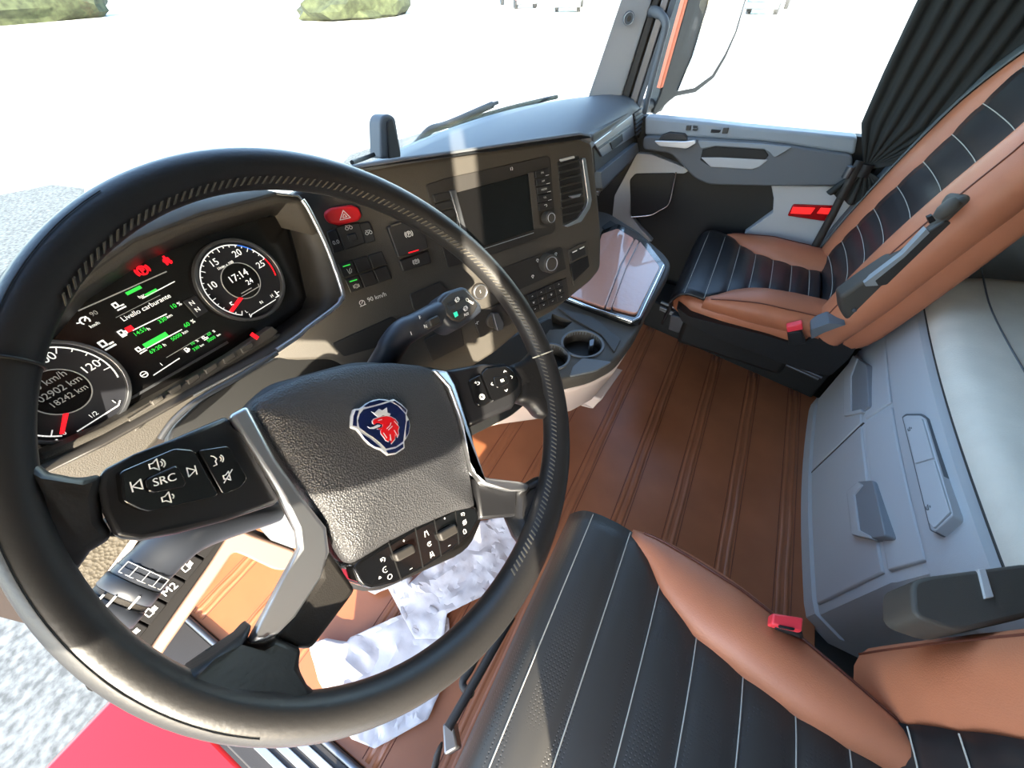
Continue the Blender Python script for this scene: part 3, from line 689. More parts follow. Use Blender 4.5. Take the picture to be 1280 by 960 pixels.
for u, v, k in ((176, 437, 0.003), (256, 422, 0.0022), (148, 382, 0.0034), (133, 430, 0.0042)):
    a, b = CL.px(u, v, 0.001)
    strokes(CL, 'truck_icon', [[(a - k, b - k), (a + k * 1.2, b - k)], [(a - k, b - k * .2), (a - k, b + k), (a, b + k), (a, b - k * .2), (a - k, b - k * .2)], [(a + k * .4, b - k * .3), (a + k * 1.2, b - k * .3)]], k * .38, M['lwhite'], ic, 0.0012)
a, b = CL.px(106, 401, 0.001); strokes(CL, 'cruise_icon', [circ(a, b, 0.0034, 14, -40, 220), [(a, b), (a + 0.003, b + 0.003)], [(a - 0.006, b + 0.001), (a - 0.003, b)]], 0.0011, M['lwhite'], ic, 0.0012)
a, b = CL.px(180, 468, 0.001); strokes(CL, 'wheel_icon', [circ(a, b, 0.0030, 14), [(a - 0.002, b), (a + 0.002, b)]], 0.0008, M['lwhite'], ic, 0.0012)
a, b = CL.px(203, 455, 0.001); T('I', 201, 456, 0.005, M['lwhite'])
a, b = CL.px(178, 338, 0.001)
strokes(CL, 'parking_telltale', [circ(a, b, 0.0042, 18), circ(a, b, 0.0062, 6, 150, 210), circ(a, b, 0.0062, 6, -30, 30), [(a - 0.001, b - 0.0025), (a - 0.001, b + 0.0025), (a + 0.0015, b + 0.002), (a + 0.0015, b), (a - 0.001, b)]], 0.0014, M['lredd'], ic, 0.0012)
a, b = CL.px(208, 325, 0.001)
strokes(CL, 'seatbelt_telltale', [[(a, b + 0.004), (a, b + 0.0025)], [(a - 0.002, b - 0.004), (a - 0.002, b + 0.001), (a + 0.002, b + 0.001), (a + 0.002, b - 0.004), (a - 0.002, b + 0.001)], [(a - 0.003, b), (a + 0.003, b - 0.003)]], 0.0022, M['lredd'], ic, 0.0012)
a, b = CL.px(318, 420, 0.037)
strokes(CL, 'lamp_telltale', [[(a - 0.001, b + 0.003), (a + 0.001, b - 0.003)]], 0.0045, M['lredd'], ic, 0.0375)
gb = prism(CL, 'gear_display', CL.pp([(229, 377), (244, 369), (260, 389), (247, 397)], 0.003), 0.0, 0.003, M['dial'], ic, 0.0005)
for u, v in ((240, 379), (247, 387)):
    a, b = CL.px(u, v, 0.0036); text(CL, 'N', a, b, 0.0068, M['lwhite'], gb, 0.0037)

# ------------------------------------------------------------------ switches left of the screen
hz = thing('hazard_switch', 'big red hazard warning switch with a white triangle right of the dials', 'switch', ST.at(430, 275))
prism(ST, 'rocker', rnd(ST.pp([(406, 265), (413, 260), (440, 256), (449, 260), (453, 270), (449, 276), (424, 282), (411, 279), (406, 272)], 0.012), 0.004), 0.0, 0.012, M['red'], hz, 0.004, 3)
tri = ST.pp([(425, 275), (429, 263), (438, 272)], 0.0125)
strokes(ST, 'triangle_icon', [tri + tri[:1]], 0.0011, M['white'], hz, 0.0128); cx_ = [sum(p[i] for p in tri) / 3 for i in (0, 1)]
t2 = [((p[0] - cx_[0]) * .4 + cx_[0], (p[1] - cx_[1]) * .4 + cx_[1]) for p in tri]
strokes(ST, 'triangle_icon', [t2 + t2[:1]], 0.0009, M['white'], hz, 0.0128)

lv = thing('suspension_switch', 'three-part suspension rocker below the red hazard switch', 'switch', ST.at(435, 298))
for pts, lab in (([(408, 290), (420, 286), (431, 313), (417, 317)], '0.0'), ([(420, 284), (449, 278), (457, 304), (431, 313)], None), ([(449, 279), (462, 277), (470, 301), (458, 305)], None)):
    prism(ST, 'rocker', rnd(ST.pp(pts, 0.006), 0.002), 0.0, 0.006 if lab is None else 0.005, M['button'], lv, 0.0015)
prism(ST, 'nub', rnd(ST.pp([(434, 294), (445, 291), (448, 300), (438, 303)], 0.012), 0.002), 0.0, 0.012, M['button'], lv, 0.0018, 3)
a, b = ST.px(420, 303, 0.006); text(ST, '0.0', a, b, 0.0082, M['white'], lv, 0.0062)
for u, v in ((436, 285), (461, 291)):
    a, b = ST.px(u, v, 0.007); strokes(ST, 'switch_icon', [circ(a - 0.003, b, 0.0022, 12), circ(a + 0.003, b, 0.0022, 12), [(a - 0.004, b + 0.004), (a + 0.003, b + 0.0035)]], 0.0008, M['white'], lv, 0.0072)

sb2 = thing('switch_block', 'block of six square push switches with two green lights', 'switches', ST.at(450, 340))
for r_, (A, B) in enumerate((((422, 331), (478, 314)), ((431, 350), (484, 332)))):
    A, B = Vector(A), Vector(B); d = (B - A) / 3; dn = Vector((7.5, 17.5))
    for k in range(3):
        q = [A + d * (k + .04), A + d * (k + .96), A + d * (k + .96) + dn * .92, A + d * (k + .04) + dn * .92]
        s1 = prism(ST, 'push_switch', rnd(ST.pp([tuple(p) for p in q], 0.004), 0.0012), 0.0, 0.004, M['button'], sb2, 0.001)
        if k == 0:
            e = A + d * .5 + dn * .22; f_ = A + d * .55 + dn * .62
            strokes(ST, 'green_light', [ST.pp([(e.x - 4, e.y + 1.2), (e.x + 4.5, e.y - 1.4)], 0.0045)], 0.0016, M['lgreen'], s1, 0.0048)
            a, b = ST.px(f_.x, f_.y, 0.0045)
            if r_ == 0: strokes(ST, 'switch_icon', [[(a - 0.003, b + 0.004), (a - 0.0015, b - 0.004)], [(a, b - 0.004), (a + 0.0005, b + 0.002), (a + 0.003, b + 0.004)], [(a + 0.002, b - 0.003), (a + 0.004, b + 0.002)]], 0.0009, M['white'], s1, 0.0048)
            else: strokes(ST, 'switch_icon', [circ(a, b, 0.0030, 14), circ(a, b, 0.0046, 5, 150, 210), circ(a, b, 0.0046, 5, -30, 30), [(a - 0.001, b), (a + 0.001, b)]], 0.0009, M['white'], s1, 0.0048)
a, b = ST.px(469, 372, 0.001)
text(ST, '90 km/h', a + 0.003, b, 0.0100, M['white'], db, 0.0015, rot=0.0)
a, b = ST.px(457, 377, 0.001); a -= 0.006
strokes(ST, 'limiter_icon', [circ(a, b, 0.0042, 16, -50, 230), [(a - 0.001, b - 0.001), (a + 0.002, b + 0.003)], [(a - 0.005, b - 0.005), (a + 0.005, b - 0.004)]], 0.0011, M['white'], db, 0.0015)

pb_ = thing('parking_brake_switch', 'large square parking brake switch with a red light', 'switch', ST.at(512, 305))
s1 = prism(ST, 'brake_paddle', rnd(ST.pp([(484, 284), (500, 279), (528, 276), (536, 310), (498, 322)], 0.012), 0.003), 0.0, 0.012, M['button'], pb_, 0.002, 3)
prism(ST, 'hold_button', rnd(ST.pp([(499, 326), (536, 313), (540, 329), (504, 340)], 0.008), 0.003), 0.0, 0.008, M['button'], pb_, 0.002)
strokes(ST, 'red_light', [ST.pp([(511, 316), (523, 312.5)], 0.0125)], 0.0016, M['lredd'], s1, 0.0128)
strokes(ST, 'pale_mark', [ST.pp([(489, 282.5), (501, 279)], 0.0125)], 0.0022, M['dstitch'], s1, 0.0128)
for u, v, k, par in ((511, 292.5, 0.0042, s1), (520, 327, 0.0036, pb_)):
    cc = 0.0128 if par is s1 else 0.0086
    a, b = ST.px(u, v, cc); strokes(ST, 'brake_icon', [circ(a, b, k, 16), circ(a, b, k * 1.55, 6, 140, 220), circ(a, b, k * 1.55, 6, -40, 40), [(a - k * .2, b - k * .6), (a - k * .2, b + k * .6), (a + k * .4, b + k * .4), (a + k * .4, b), (a - k * .2, b)]], 0.0009, M['white'], par, cc + 0.0003)

# ------------------------------------------------------------------ infotainment
inf = thing('infotainment_unit', 'dark touchscreen with buttons and a rotary knob in the centre stack', 'screen', ST.at(620, 270))
prism(ST, 'surround', rnd(ST.pp([(532, 231), (560, 222), (620, 209), (684, 195), (688, 197), (695, 286), (690, 292), (610, 320), (560, 335), (548, 290)], 0.003), 0.004), 0.0, 0.003, M['plastic2'], inf, 0.001)
prism(ST, 'screen_glass', rnd(ST.pp([(566, 242), (661, 217), (668, 287), (600, 310), (577, 316)], 0.006), 0.002), 0.0, 0.006, M['screen'], inf, 0.001)
prism(ST, 'bezel_strip', ST.pp([(562, 238), (570, 237), (587, 300), (580, 300)], 0.0085), 0.0, 0.0085, M['steel'], inf, 0.0015)
prism(ST, 'bezel_strip', rnd(ST.pp([(661, 216), (667, 215), (675, 281), (685, 284), (668, 286)], 0.0085), 0.001), 0.0, 0.0085, M['plastic'], inf, 0.0015)
strokes(ST, 'silver_line', [ST.pp([(605, 311), (667, 291)], 0.007)], 0.0014, M['silver'], inf, 0.0072)
labs = ('FM', 'AM', 'MEDIA', 'TEL', '')
for k in range(5):
    v0 = 214 + 10.3 * k; u0 = 669 + 1.1 * k
    bt = prism(ST, 'side_button', rnd(ST.pp([(u0, v0), (u0 + 16.5, v0 - 4), (u0 + 17.4, v0 + 4.5), (u0 + 1, v0 + 8.6)], 0.009), 0.001), 0.0, 0.009, M['button'], inf, 0.001)
    a, b = ST.px(u0 + 9, v0 + 2, 0.0095)
    if labs[k]: text(ST, labs[k], a, b, 0.0046, M['ldim'], bt, 0.0096)
    else: strokes(ST, 'back_icon', [[(a - 0.003, b + 0.002), (a + 0.002, b + 0.002), (a + 0.003, b), (a + 0.001, b - 0.002)]], 0.0009, M['white'], bt, 0.0094)
    if k < 4: strokes(ST, 'button_mark', [ST.pp([(u0 + 13, v0 + 5.5), (u0 + 17, v0 + 4.5)], 0.009)], 0.0006, M['white'], bt, 0.0094)
for k in range(3):
    v0 = 241 + 11 * k; u0 = 541 + 2.6 * k
    prism(ST, 'left_button', rnd(ST.pp([(u0, v0 + 3), (u0 + 22, v0 - 2), (u0 + 25, v0 + 7), (u0 + 3, v0 + 12)], 0.007), 0.001), 0.0, 0.007, M['button'], inf, 0.001)
a, b = ST.px(684, 272, 0.008); kn = disc(ST, 'knob', a, b, 0.0115, 0.0, 0.022, M['plastic'], inf, 36, 0.002)
ring(ST, 'knob_ring', a, b, 0.0078, 0.0088, 0.021, 0.0232, M['silver'], kn, 40)
a, b = ST.px(639, 211, 0.004); strokes(ST, 'phone_icon', [[(a - 0.001, b - 0.002), (a - 0.001, b + 0.002)], circ(a, b, 0.003, 6, -50, 50)], 0.0011, M['white'], inf, 0.0042)

# vent on the right of the screen
av = thing('air_vent', 'tall dash air vent with a silver corner strip right of the touchscreen', 'vent', ST.at(716, 240))
prism(ST, 'vent_well', rnd(ST.pp([(697, 202), (724, 194), (731, 255), (722, 272), (704, 280)], 0.002), 0.003), 0.0, 0.002, M['black'], av, 0.001)
for k in range(8):
    t = k / 7; v = 206 + 62 * t; u = 699 + 4.6 * t
    prism(ST, 'slat', ST.pp([(u, v), (u + 26.5, v - 7), (u + 27, v - 4.6), (u, v + 2.4)], 0.005), 0.0, 0.005, M['plastic2'], av, 0.0006)
prism(ST, 'slider', ST.pp([(713, 245), (727, 242), (725, 246), (716, 248)], 0.009), 0.0, 0.009, M['silver'], av, 0.001)
prism(ST, 'thumb_slide', ST.pp([(701, 199), (718, 194.5), (719, 197.5), (702, 202)], 0.006), 0.0, 0.006, M['ldim'], av, 0.001)
fr_ = rnd(ST.pp([(728, 198), (732, 197), (740, 250), (738, 260), (727, 277), (709, 284), (706, 282), (723, 273), (733, 258), (735, 250)], 0.009), 0.004)
prism(ST, 'corner_strip', fr_, 0.0, 0.009, M['silver'], av, 0.0015, 3)

# climate panel
cp = thing('climate_panel', 'climate control panel with one large knob and small keys below the touchscreen', 'controls', ST.at(680, 350))
prism(ST, 'upper_panel', rnd(ST.pp([(628, 335), (700, 309), (703, 310), (708, 336), (650, 362), (640, 360)], 0.003), 0.002), 0.0, 0.003, M['plastic2'], cp, 0.001)
prism(ST, 'lower_panel', rnd(ST.pp([(650, 372), (708, 347), (712, 373), (668, 392), (658, 392)], 0.003), 0.002), 0.0, 0.003, M['plastic2'], cp, 0.001)
for r_ in range(3):
    for k in range(4):
        u0 = 660 + 11 * k + 1.6 * r_; v0 = 369 - 5.0 * k + 8.0 * r_
        kb = prism(ST, 'key', rnd(ST.pp([(u0, v0), (u0 + 9.6, v0 - 4.4), (u0 + 11, v0 + 2.4), (u0 + 1.4, v0 + 7)], 0.006), 0.0008), 0.0, 0.006, M['button'], cp, 0.0008)
        a, b = ST.px(u0 + 5.5, v0 + 1.2, 0.006)
        if r_ == 1: strokes(ST, 'key_icon', [[(a - 0.002, b + 0.0012), (a + 0.002, b + 0.0012), (a, b - 0.002), (a - 0.002, b + 0.0012)]], 0.0008, M['white'], kb, 0.0063)
        else: strokes(ST, 'key_icon', [[(a - 0.0014, b - 0.0008 + 0.0016 * (r_ // 2)), (a, b + 0.0008 - 0.0016 * (r_ // 2)), (a + 0.0014, b - 0.0008 + 0.0016 * (r_ // 2))]], 0.0007, M['white'], kb, 0.0063)
a, b = ST.px(686, 329, 0.012); kn = disc(ST, 'knob', a, b, 0.0190, 0.0, 0.022, M['plastic'], cp, 44, 0.002)
ring(ST, 'knob_ring', a, b, 0.0128, 0.0142, 0.021, 0.0236, M['silver'], kn, 44)
for u, v in ((672, 326), (666, 346), (695, 318)):
    a, b = ST.px(u, v, 0.004); strokes(ST, 'panel_icon', [[(a - 0.003, b + 0.002), (a + 0.003, b + 0.002), (a, b - 0.003), (a - 0.003, b + 0.002)], [(a - 0.002, b + 0.0035), (a + 0.002, b + 0.0035)]], 0.0008, M['white'], cp, 0.0042)
us = thing('usb_pocket', 'small open pocket with two charging sockets at the right of the centre stack', 'pocket', ST.at(722, 330))
prism(ST, 'pocket_frame', rnd(ST.pp([(711, 313), (734, 301), (740, 330), (717, 358)], 0.004), 0.004), 0.0, 0.004, M['plastic'], us, 0.001)
prism(ST, 'socket_plate', ST.pp([(713, 316), (731, 307), (733, 318), (715, 327)], 0.006), 0.0, 0.006, M['button'], us, 0.001)
prism(ST, 'opening', rnd(ST.pp([(713, 330), (735, 319), (737, 333), (717, 352)], 0.0055), 0.003), 0.0, 0.0055, M['black'], us, 0.0005)
for pts in ([(716, 315.5), (721, 313)], [(725, 311), (730, 308.5)]):
    strokes(ST, 'socket_icon', [ST.pp(pts, 0.007)], 0.0022, M['white'], us, 0.0072)
# lower stack: storage flaps, start switch, light switch
fl = thing('storage_flap', 'dark dash pocket flap behind the gear stalk', 'flap', ST.at(535, 385))
prism(ST, 'flap_panel', rnd(ST.pp([(512, 368), (550, 352), (560, 362), (566, 395), (540, 402), (517, 388)], 0.004), 0.004), 0.0, 0.004, M['plastic2'], fl, 0.0015)
fl = thing('storage_flap', 'dark square flap at the foot of the dash under the gear stalk', 'flap', ST.at(555, 430))
prism(ST, 'flap_panel', rnd(ST.pp([(530, 425), (575, 400), (581, 432), (541, 452)], 0.005), 0.004), 0.0, 0.005, M['plastic2'], fl, 0.0015)
oc = thing('coin_pocket', 'long open black dash pocket behind the steering column', 'pocket', ST.at(450, 415))
prism(ST, 'pocket_opening', rnd(ST.pp([(415, 430), (490, 396), (505, 405), (505, 425), (430, 446)], 0.004), 0.004), 0.0, 0.004, M['black'], oc, 0.001)
ig = thing('start_switch', 'round start switch with a silver ring half hidden by the wheel rim', 'switch', ST.at(601, 365))
a, b = ST.px(601, 365, 0.008); kk = disc(ST, 'switch_body', a, b, 0.016, -0.01, 0.006, M['plastic2'], ig, 36, 0.002)
ring(ST, 'switch_ring', a, b, 0.0125, 0.0142, 0.005, 0.009, M['silver'], ig, 40); text(ST, 'I', a, b, 0.008, M['white'], kk, 0.0065)
lsw = thing('light_switch', 'rotary headlamp switch with a silver grip low on the dash', 'switch', ST.at(615, 400))
prism(ST, 'switch_plate', rnd(ST.pp([(590, 392), (630, 378), (640, 405), (600, 422)], 0.004), 0.004), 0.0, 0.004, M['plastic2'], lsw, 0.0015)
a, b = ST.px(618, 401, 0.01); disc(ST, 'dial', a, b, 0.016, 0.0, 0.009, M['plastic'], lsw, 36, 0.002)
prism(ST, 'grip', rnd(ST.pp([(616, 392), (623, 391), (630, 404), (629, 412), (622, 414)], 0.018), 0.003), 0.006, 0.018, M['steel'], lsw, 0.002)
a, b = ST.px(596, 404, 0.0045); strokes(ST, 'switch_icon', [[(a - 0.003, b), (a + 0.001, b)], [(a + 0.001, b - 0.003), (a + 0.001, b + 0.003)], [(a + 0.002, b + 0.002), (a + 0.005, b + 0.002)]], 0.0009, M['white'], lsw, 0.0047)

# ------------------------------------------------------------------ console shelf under the stack
cs = thing('console_shelf', 'dark dash shelf with two cup holders and a beige underside', 'console', (1.05, 0.25, 0.42))
ZS = 0.60
CO = Pl((0, 0, ZS), (1, 0, 0), (0, 1, 0))
outl = CO.pp([(600, 500), (640, 489), (705, 474), (740, 466), (770, 450), (793, 420), (815, 378), (837, 340), (839, 328), (832, 318), (800, 290), (762, 266), (742, 262)], 0.0)
outl += [(1.5, 0.62), (0.5, 0.75), (0.42, 0.5)]
shelf = prism(CO, 'shelf', rnd(outl, 0.03), -0.045, 0.0, M['plastic'], cs, 0.010, 3)
und = [(0.42, 0.42)] + CO.pp([(600, 508), (640, 499), (705, 490), (742, 480), (768, 466), (785, 440), (806, 400), (828, 355)], -0.045) + [(1.36, 0.5), (0.6, 0.6)]
n_ = len(und); ins = [(p[0] * 0.985 + 0.012, p[1] + 0.05) for p in und]
mk('beige_underside', [Vector((p[0], p[1], ZS - 0.042)) for p in und] + [Vector((p[0], p[1], ZS - 0.19)) for p in ins], [list(range(n_)), [n_ + i for i in range(n_)][::-1]] + [[i, n_ + i, n_ + (i + 1) % n_, (i + 1) % n_] for i in range(n_)], M['beige'], cs, 0.012, 3)
# tray with leather pad
tp = prism(CO, 'tray_rim', rnd(CO.pp([(752, 288), (772, 279), (803, 294), (833, 332), (801, 401), (789, 404), (686, 366), (735, 350)], 0.014), 0.012), -0.01, 0.014, M['gloss'], cs, 0.004, 3)
def tray_piece(pts):
    P = CO.pp(pts, 0.022); return prism(CO, 'leather_pad', rnd(P, 0.012), 0.0, 0.022, M['traysilver'], cs, 0.006, 3)
tray_piece([(752, 292), (772, 285), (793, 298), (776, 330), (756, 384), (693, 362), (736, 350)])
tray_piece([(800, 301), (825, 333), (796, 392), (765, 384), (783, 335)])
tray_piece([(794, 298), (799, 301), (782, 335), (764, 385), (757, 384), (777, 331)])
tube('chrome_edge', [CO.at(u, v, 0.018) for u, v in ((829, 332), (799, 397), (790, 402), (740, 385), (690, 365))], 0.004, M['chrome'], tp, 8)
prism(CO, 'side_cup', rnd(CO.pp([(752, 283), (763, 275), (772, 281), (760, 291)], 0.004), 0.01), -0.002, 0.004, M['black'], cs, 0.001)
# cup holders and phone slot carved into the shelf
tools = []; cups = []
for (u, v, r) in ((728, 430, 0.052), (688, 446, 0.046)):
    a, b = CO.px(u, v, 0.0); cups.append((a, b, r)); tools.append(disc(CO, 'tool', a, b, r, -0.036, 0.02, M['black'], None, 40, 0))
tools.append(prism(CO, 'tool', rnd(CO.pp([(690, 392), (716, 402), (704, 412), (686, 412)], 0.0), 0.006), -0.03, 0.02, M['black'], None, 0))
cut(shelf, tools)
for a, b, r in cups:
    ring(CO, 'cup_lip', a, b, r, r + 0.006, -0.01, 0.004, M['grey'], cs, 44)
    disc(CO, 'cup_floor', a, b, r * 0.97, -0.0355, -0.033, M['black'], cs, 36, 0)
prism(CO, 'cup_clip', CO.pp([(737, 425), (743, 423), (742, 431), (737, 433)], -0.005), -0.03, -0.005, M['steel'], cs, 0.001)
prism(CO, 'divider_ramp', rnd(CO.pp([(697, 384), (742, 397), (776, 424), (768, 440), (752, 418), (716, 398)], 0.006), 0.006), 0.0, 0.006, M['plastic2'], cs, 0.004)
prism(CO, 'front_ledge', rnd(CO.pp([(712, 470), (716, 458), (728, 447), (744, 449), (765, 452), (745, 463)], 0.006), 0.006), 0.0, 0.006, M['grey'], cs, 0.003)
mk('console_foot', [at(u, v, z=z) for (u, v, z) in ((700, 500, 0.36), (742, 512, 0.34), (752, 500, 0.40), (780, 462, 0.40))] + [at(u, v, z=z) + Vector((0, 0.12, 0)) for (u, v, z) in ((700, 500, 0.36), (742, 512, 0.34), (752, 500, 0.40), (780, 462, 0.40))],
   [(0, 1, 2, 3), (7, 6, 5, 4), (0, 4, 5, 1), (1, 5, 6, 2), (2, 6, 7, 3), (3, 7, 4, 0)], M['beige'], cs, 0.006)
# ------------------------------------------------------------------ steering wheel
WC = Vector((0.1537, 0.206, 1.0235)); _ti, _ya = 0.8682, 0.085
_a = Vector((0, -math.sin(_ti), math.cos(_ti))); _a = Matrix.Rotation(_ya, 3, 'Z') @ _a
_e1 = Vector((math.cos(_ya), math.sin(_ya), 0)); _e2 = _a.cross(_e1)
WH = Pl(WC, _e1, _e2)
WROT = math.radians(-33)                                   # the wheel stands turned to the right
sw_ = thing('steering_wheel', 'black leather steering wheel with silver trim and a griffin crest on its pad', 'steering wheel', WC)

def rim_r(t):
    return 0.2252 - 0.0013 * math.cos(t) + 0.0020 * math.sin(t) + 0.0004 * math.cos(2 * t) - 0.0016 * math.sin(2 * t) - 0.0005 * math.cos(3 * t) - 0.0033 * math.sin(3 * t)
def tube_r(t):
    return 0.0151 + 0.0009 * math.cos(t) - 0.0017 * math.sin(t) - 0.0014 * math.cos(2 * t) + 0.0009 * math.sin(2 * t)
rows = []; NR = 144; ns = 20
for i in range(NR):
    t = 2 * math.pi * i / NR; r = rim_r(t); k = tube_r(t); row = []
    for j in range(ns):
        q = 2 * math.pi * j / ns
        rad = r + k * math.cos(q); h = k * 1.06 * math.sin(q)
        row.append(WH.W(rad * math.cos(t), rad * math.sin(t), h))
    rows.append(row)
V = [p for r in rows for p in r]
F = [(i * ns + j, i * ns + (j + 1) % ns, ((i + 1) % NR) * ns + (j + 1) % ns, ((i + 1) % NR) * ns + j) for i in range(NR) for j in range(ns)]
rim = mk('rim', V, F, M['leather'], sw_, 0, 2, True, 0, 180)
# seam on the inner side of the rim: zigzag stitches
SV = []; SF = []
for i in range(240):
    t = 2 * math.pi * i / 240
    if not (math.radians(-105) < ((t + math.pi) % (2 * math.pi) - math.pi) < math.radians(118)): continue
    r = rim_r(t); k = tube_r(t); q0, q1 = math.radians(140), math.radians(160)
    def cp(tt, q, e=0.0010): 
        rad = r + (k + e) * math.cos(q); return WH.W(rad * math.cos(tt), rad * math.sin(tt), (k * 1.06 + e) * math.sin(q))
    A, B = cp(t, q0), cp(t + 0.020, q1); tn = (cp(t + 0.02, q0) - A).normalized() * 0.0008; up = (A - WH.W(r * math.cos(t), r * math.sin(t), 0)).normalized() * 0.0008
    kx = len(SV); SV += [A - tn, A + tn, B + tn, B - tn, A - tn + up, A + tn + up, B + tn + up, B - tn + up]
    SF += [(kx + a, kx + b, kx + c, kx + d) for a, b, c, d in ((0, 3, 2, 1), (4, 5, 6, 7), (0, 1, 5, 4), (1, 2, 6, 5), (2, 3, 7, 6), (3, 0, 4, 7))]
st_ = mk('stitching', SV, SF, M['dstitch'], rim, 0); st_['kind'] = 'stuff'
# seam ring on the outer face and the two leather joints
def rimring(t, q_from, q_to, e=0.0006, n=14):
    r = rim_r(t); k = tube_r(t); out = []
    for i in range(n + 1):
        q = q_from + (q_to - q_from) * i / n; rad = r + (k + e) * math.cos(q)
        out.append(WH.W(rad * math.cos(t), rad * math.sin(t), (k * 1.06 + e) * math.sin(q)))
    return out
for dg in (-28, 128):
    tube('leather_joint', rimring(math.radians(dg), -0.6, 3.6), 0.0009, M['stitch'] if dg < 0 else M['black'], rim, 6)
a_, b_ = [], []
for i in range(60):
    t = math.radians(100 + i * 1.6); a_.append(rimring(t, math.radians(62), math.radians(63), 0.0004, 1)[0])
tube('leather_seam', a_, 0.0004, M['black'], rim, 6)

def wp(pts, c): return WH.pp(pts, c)
def wph(pts):
    out = []
    for u, v, c in pts:
        a, b = WH.px(u, v, c); out.append((a, b, c))
    return out
HP = -0.030
# hub behind the pad
prism(WH, 'hub_shell', rnd(wp([(300, 520), (330, 480), (450, 448), (560, 458), (590, 520), (610, 640), (590, 690), (470, 745), (420, 730), (352, 600)], -0.065), 0.02), -0.12, -0.065, M['plastic2'], sw_, 0.01)
# spokes with key pods
lp = wph([(125, 588, -0.006), (167, 567, -0.008), (216, 548, -0.014), (284, 519, -0.03), (300, 545, -0.034), (352, 618, -0.034), (347, 630, -0.034), (281, 652, -0.022), (220, 668, -0.012), (175, 677, -0.008), (143, 673, -0.006), (127, 640, -0.005), (122, 610, -0.005)])
pod = prism(WH, 'spoke', lp, -0.030, 0.0, M['satin'], sw_, 0.009, 4)
rp = wph([(556, 462, -0.034), (601, 454, -0.026), (633, 453, -0.012), (646, 458, -0.006), (656, 473, -0.004), (655, 488, -0.004), (643, 510, -0.008), (620, 520, -0.016), (587, 535, -0.03), (579, 512, -0.034), (569, 480, -0.034)])
pod2 = prism(WH, 'spoke', rp, -0.030, 0.0, M['satin'], sw_, 0.007, 4)
# leather webs where the spokes meet the rim
def web(pts, th=0.026, bev=0.010):
    return prism(WH, 'rim_web', wph(pts), -th, 0.0, M['leather'], sw_, bev, 4)
web([(20, 560, .006), (60, 590, .006), (100, 598, .002), (128, 590, -.006), (123, 620, -.006), (128, 650, -.007), (142, 672, -.008), (112, 690, -.002), (84, 730, .004), (40, 720, .006), (0, 640, .006)])
web([(640, 456, -.008), (662, 447, -.002), (678, 430, .004), (700, 470, .006), (706, 520, .006), (682, 522, .002), (670, 505, -.002), (650, 500, -.008), (656, 478, -.008)])
web([(318, 778, -.018), (300, 798, -.010), (262, 826, .004), (225, 850, .008), (262, 892, .008), (340, 900, .008), (404, 874, .006), (386, 858, .002), (375, 836, -.008), (380, 813, -.020), (346, 796, -.024), (331, 804, -.022), (309, 806, -.020)], 0.026, 0.008)
web([(645, 614, -.022), (664, 606, -.014), (690, 590, .002), (704, 610, .004), (694, 660, .004), (668, 690, .002), (656, 672, -.008), (645, 648, -.022)], 0.028)
# lower spokes and silver blades
prism(WH, 'lower_spoke', wph([(384, 632, -.036), (412, 687, -.036), (446, 738, -.040), (436, 752, -.036), (390, 814, -.024), (374, 812, -.022), (345, 796, -.022), (368, 772, -.028), (400, 723, -.034)]), -0.024, 0, M['plastic2'], sw_, 0.005, 3)
prism(WH, 'lower_spoke', wph([(594, 596, -.036), (612, 606, -.034), (648, 614, -.022), (646, 646, -.022), (600, 650, -.036)]), -0.024, 0, M['satin'], sw_, 0.004, 3)
blade = [(286, 519), (310, 506), (346, 574), (386, 630), (409, 659), (413, 690), (402, 723), (370, 772), (347, 795), (331, 804), (309, 807), (320, 790), (360, 715), (374, 687), (371, 662), (352, 622), (346, 612)]
prism(WH, 'silver_blade', [(*WH.px(u, v, -0.026 + (0.012 if v > 760 else 0)), -0.026 + (0.012 if v > 760 else 0)) for u, v in blade], -0.012, 0, M['silver'], sw_, 0.0035, 3)
blade = [(541, 461), (560, 463), (570, 480), (580, 511), (585, 529), (584, 541), (590, 576), (597, 590), (610, 597), (650, 602), (663, 605), (660, 614), (640, 614), (606, 606), (592, 588), (582, 546), (576, 523), (562, 484)]
prism(WH, 'silver_blade', [(*WH.px(u, v, -0.026 + (0.010 if u > 630 else 0)), -0.026 + (0.010 if u > 630 else 0)) for u, v in blade], -0.012, 0, M['silver'], sw_, 0.003, 3)
# airbag pad, softly domed
po = wp([(312, 509), (318, 498), (345, 483), (380, 468), (440, 455), (490, 451), (530, 455), (547, 462), (558, 480), (574, 520), (590, 590), (597, 632), (594, 638), (571, 643), (520, 664), (486, 681), (450, 704), (438, 706), (428, 696), (400, 644), (350, 568), (322, 524)], HP)
po = rnd(po, 0.004)
cx, cy = sum(p[0] for p in po) / len(po), sum(p[1] for p in po) / len(po)
rows = []
for s_, c_ in ((1.0, -0.030), (1.0, -0.008), (0.985, -0.0035), (0.94, 0.0005), (0.86, 0.003), (0.72, 0.0055), (0.5, 0.0075), (0.25, 0.0085), (0.04, 0.009)):
    rows.append([WH.W(cx + (p[0] - cx) * s_, cy + (p[1] - cy) * s_, HP + c_) for p in po])
loft('airbag_pad', rows, M['pad'], sw_, ang=60)
def pad_c(s): return HP + 0.0085
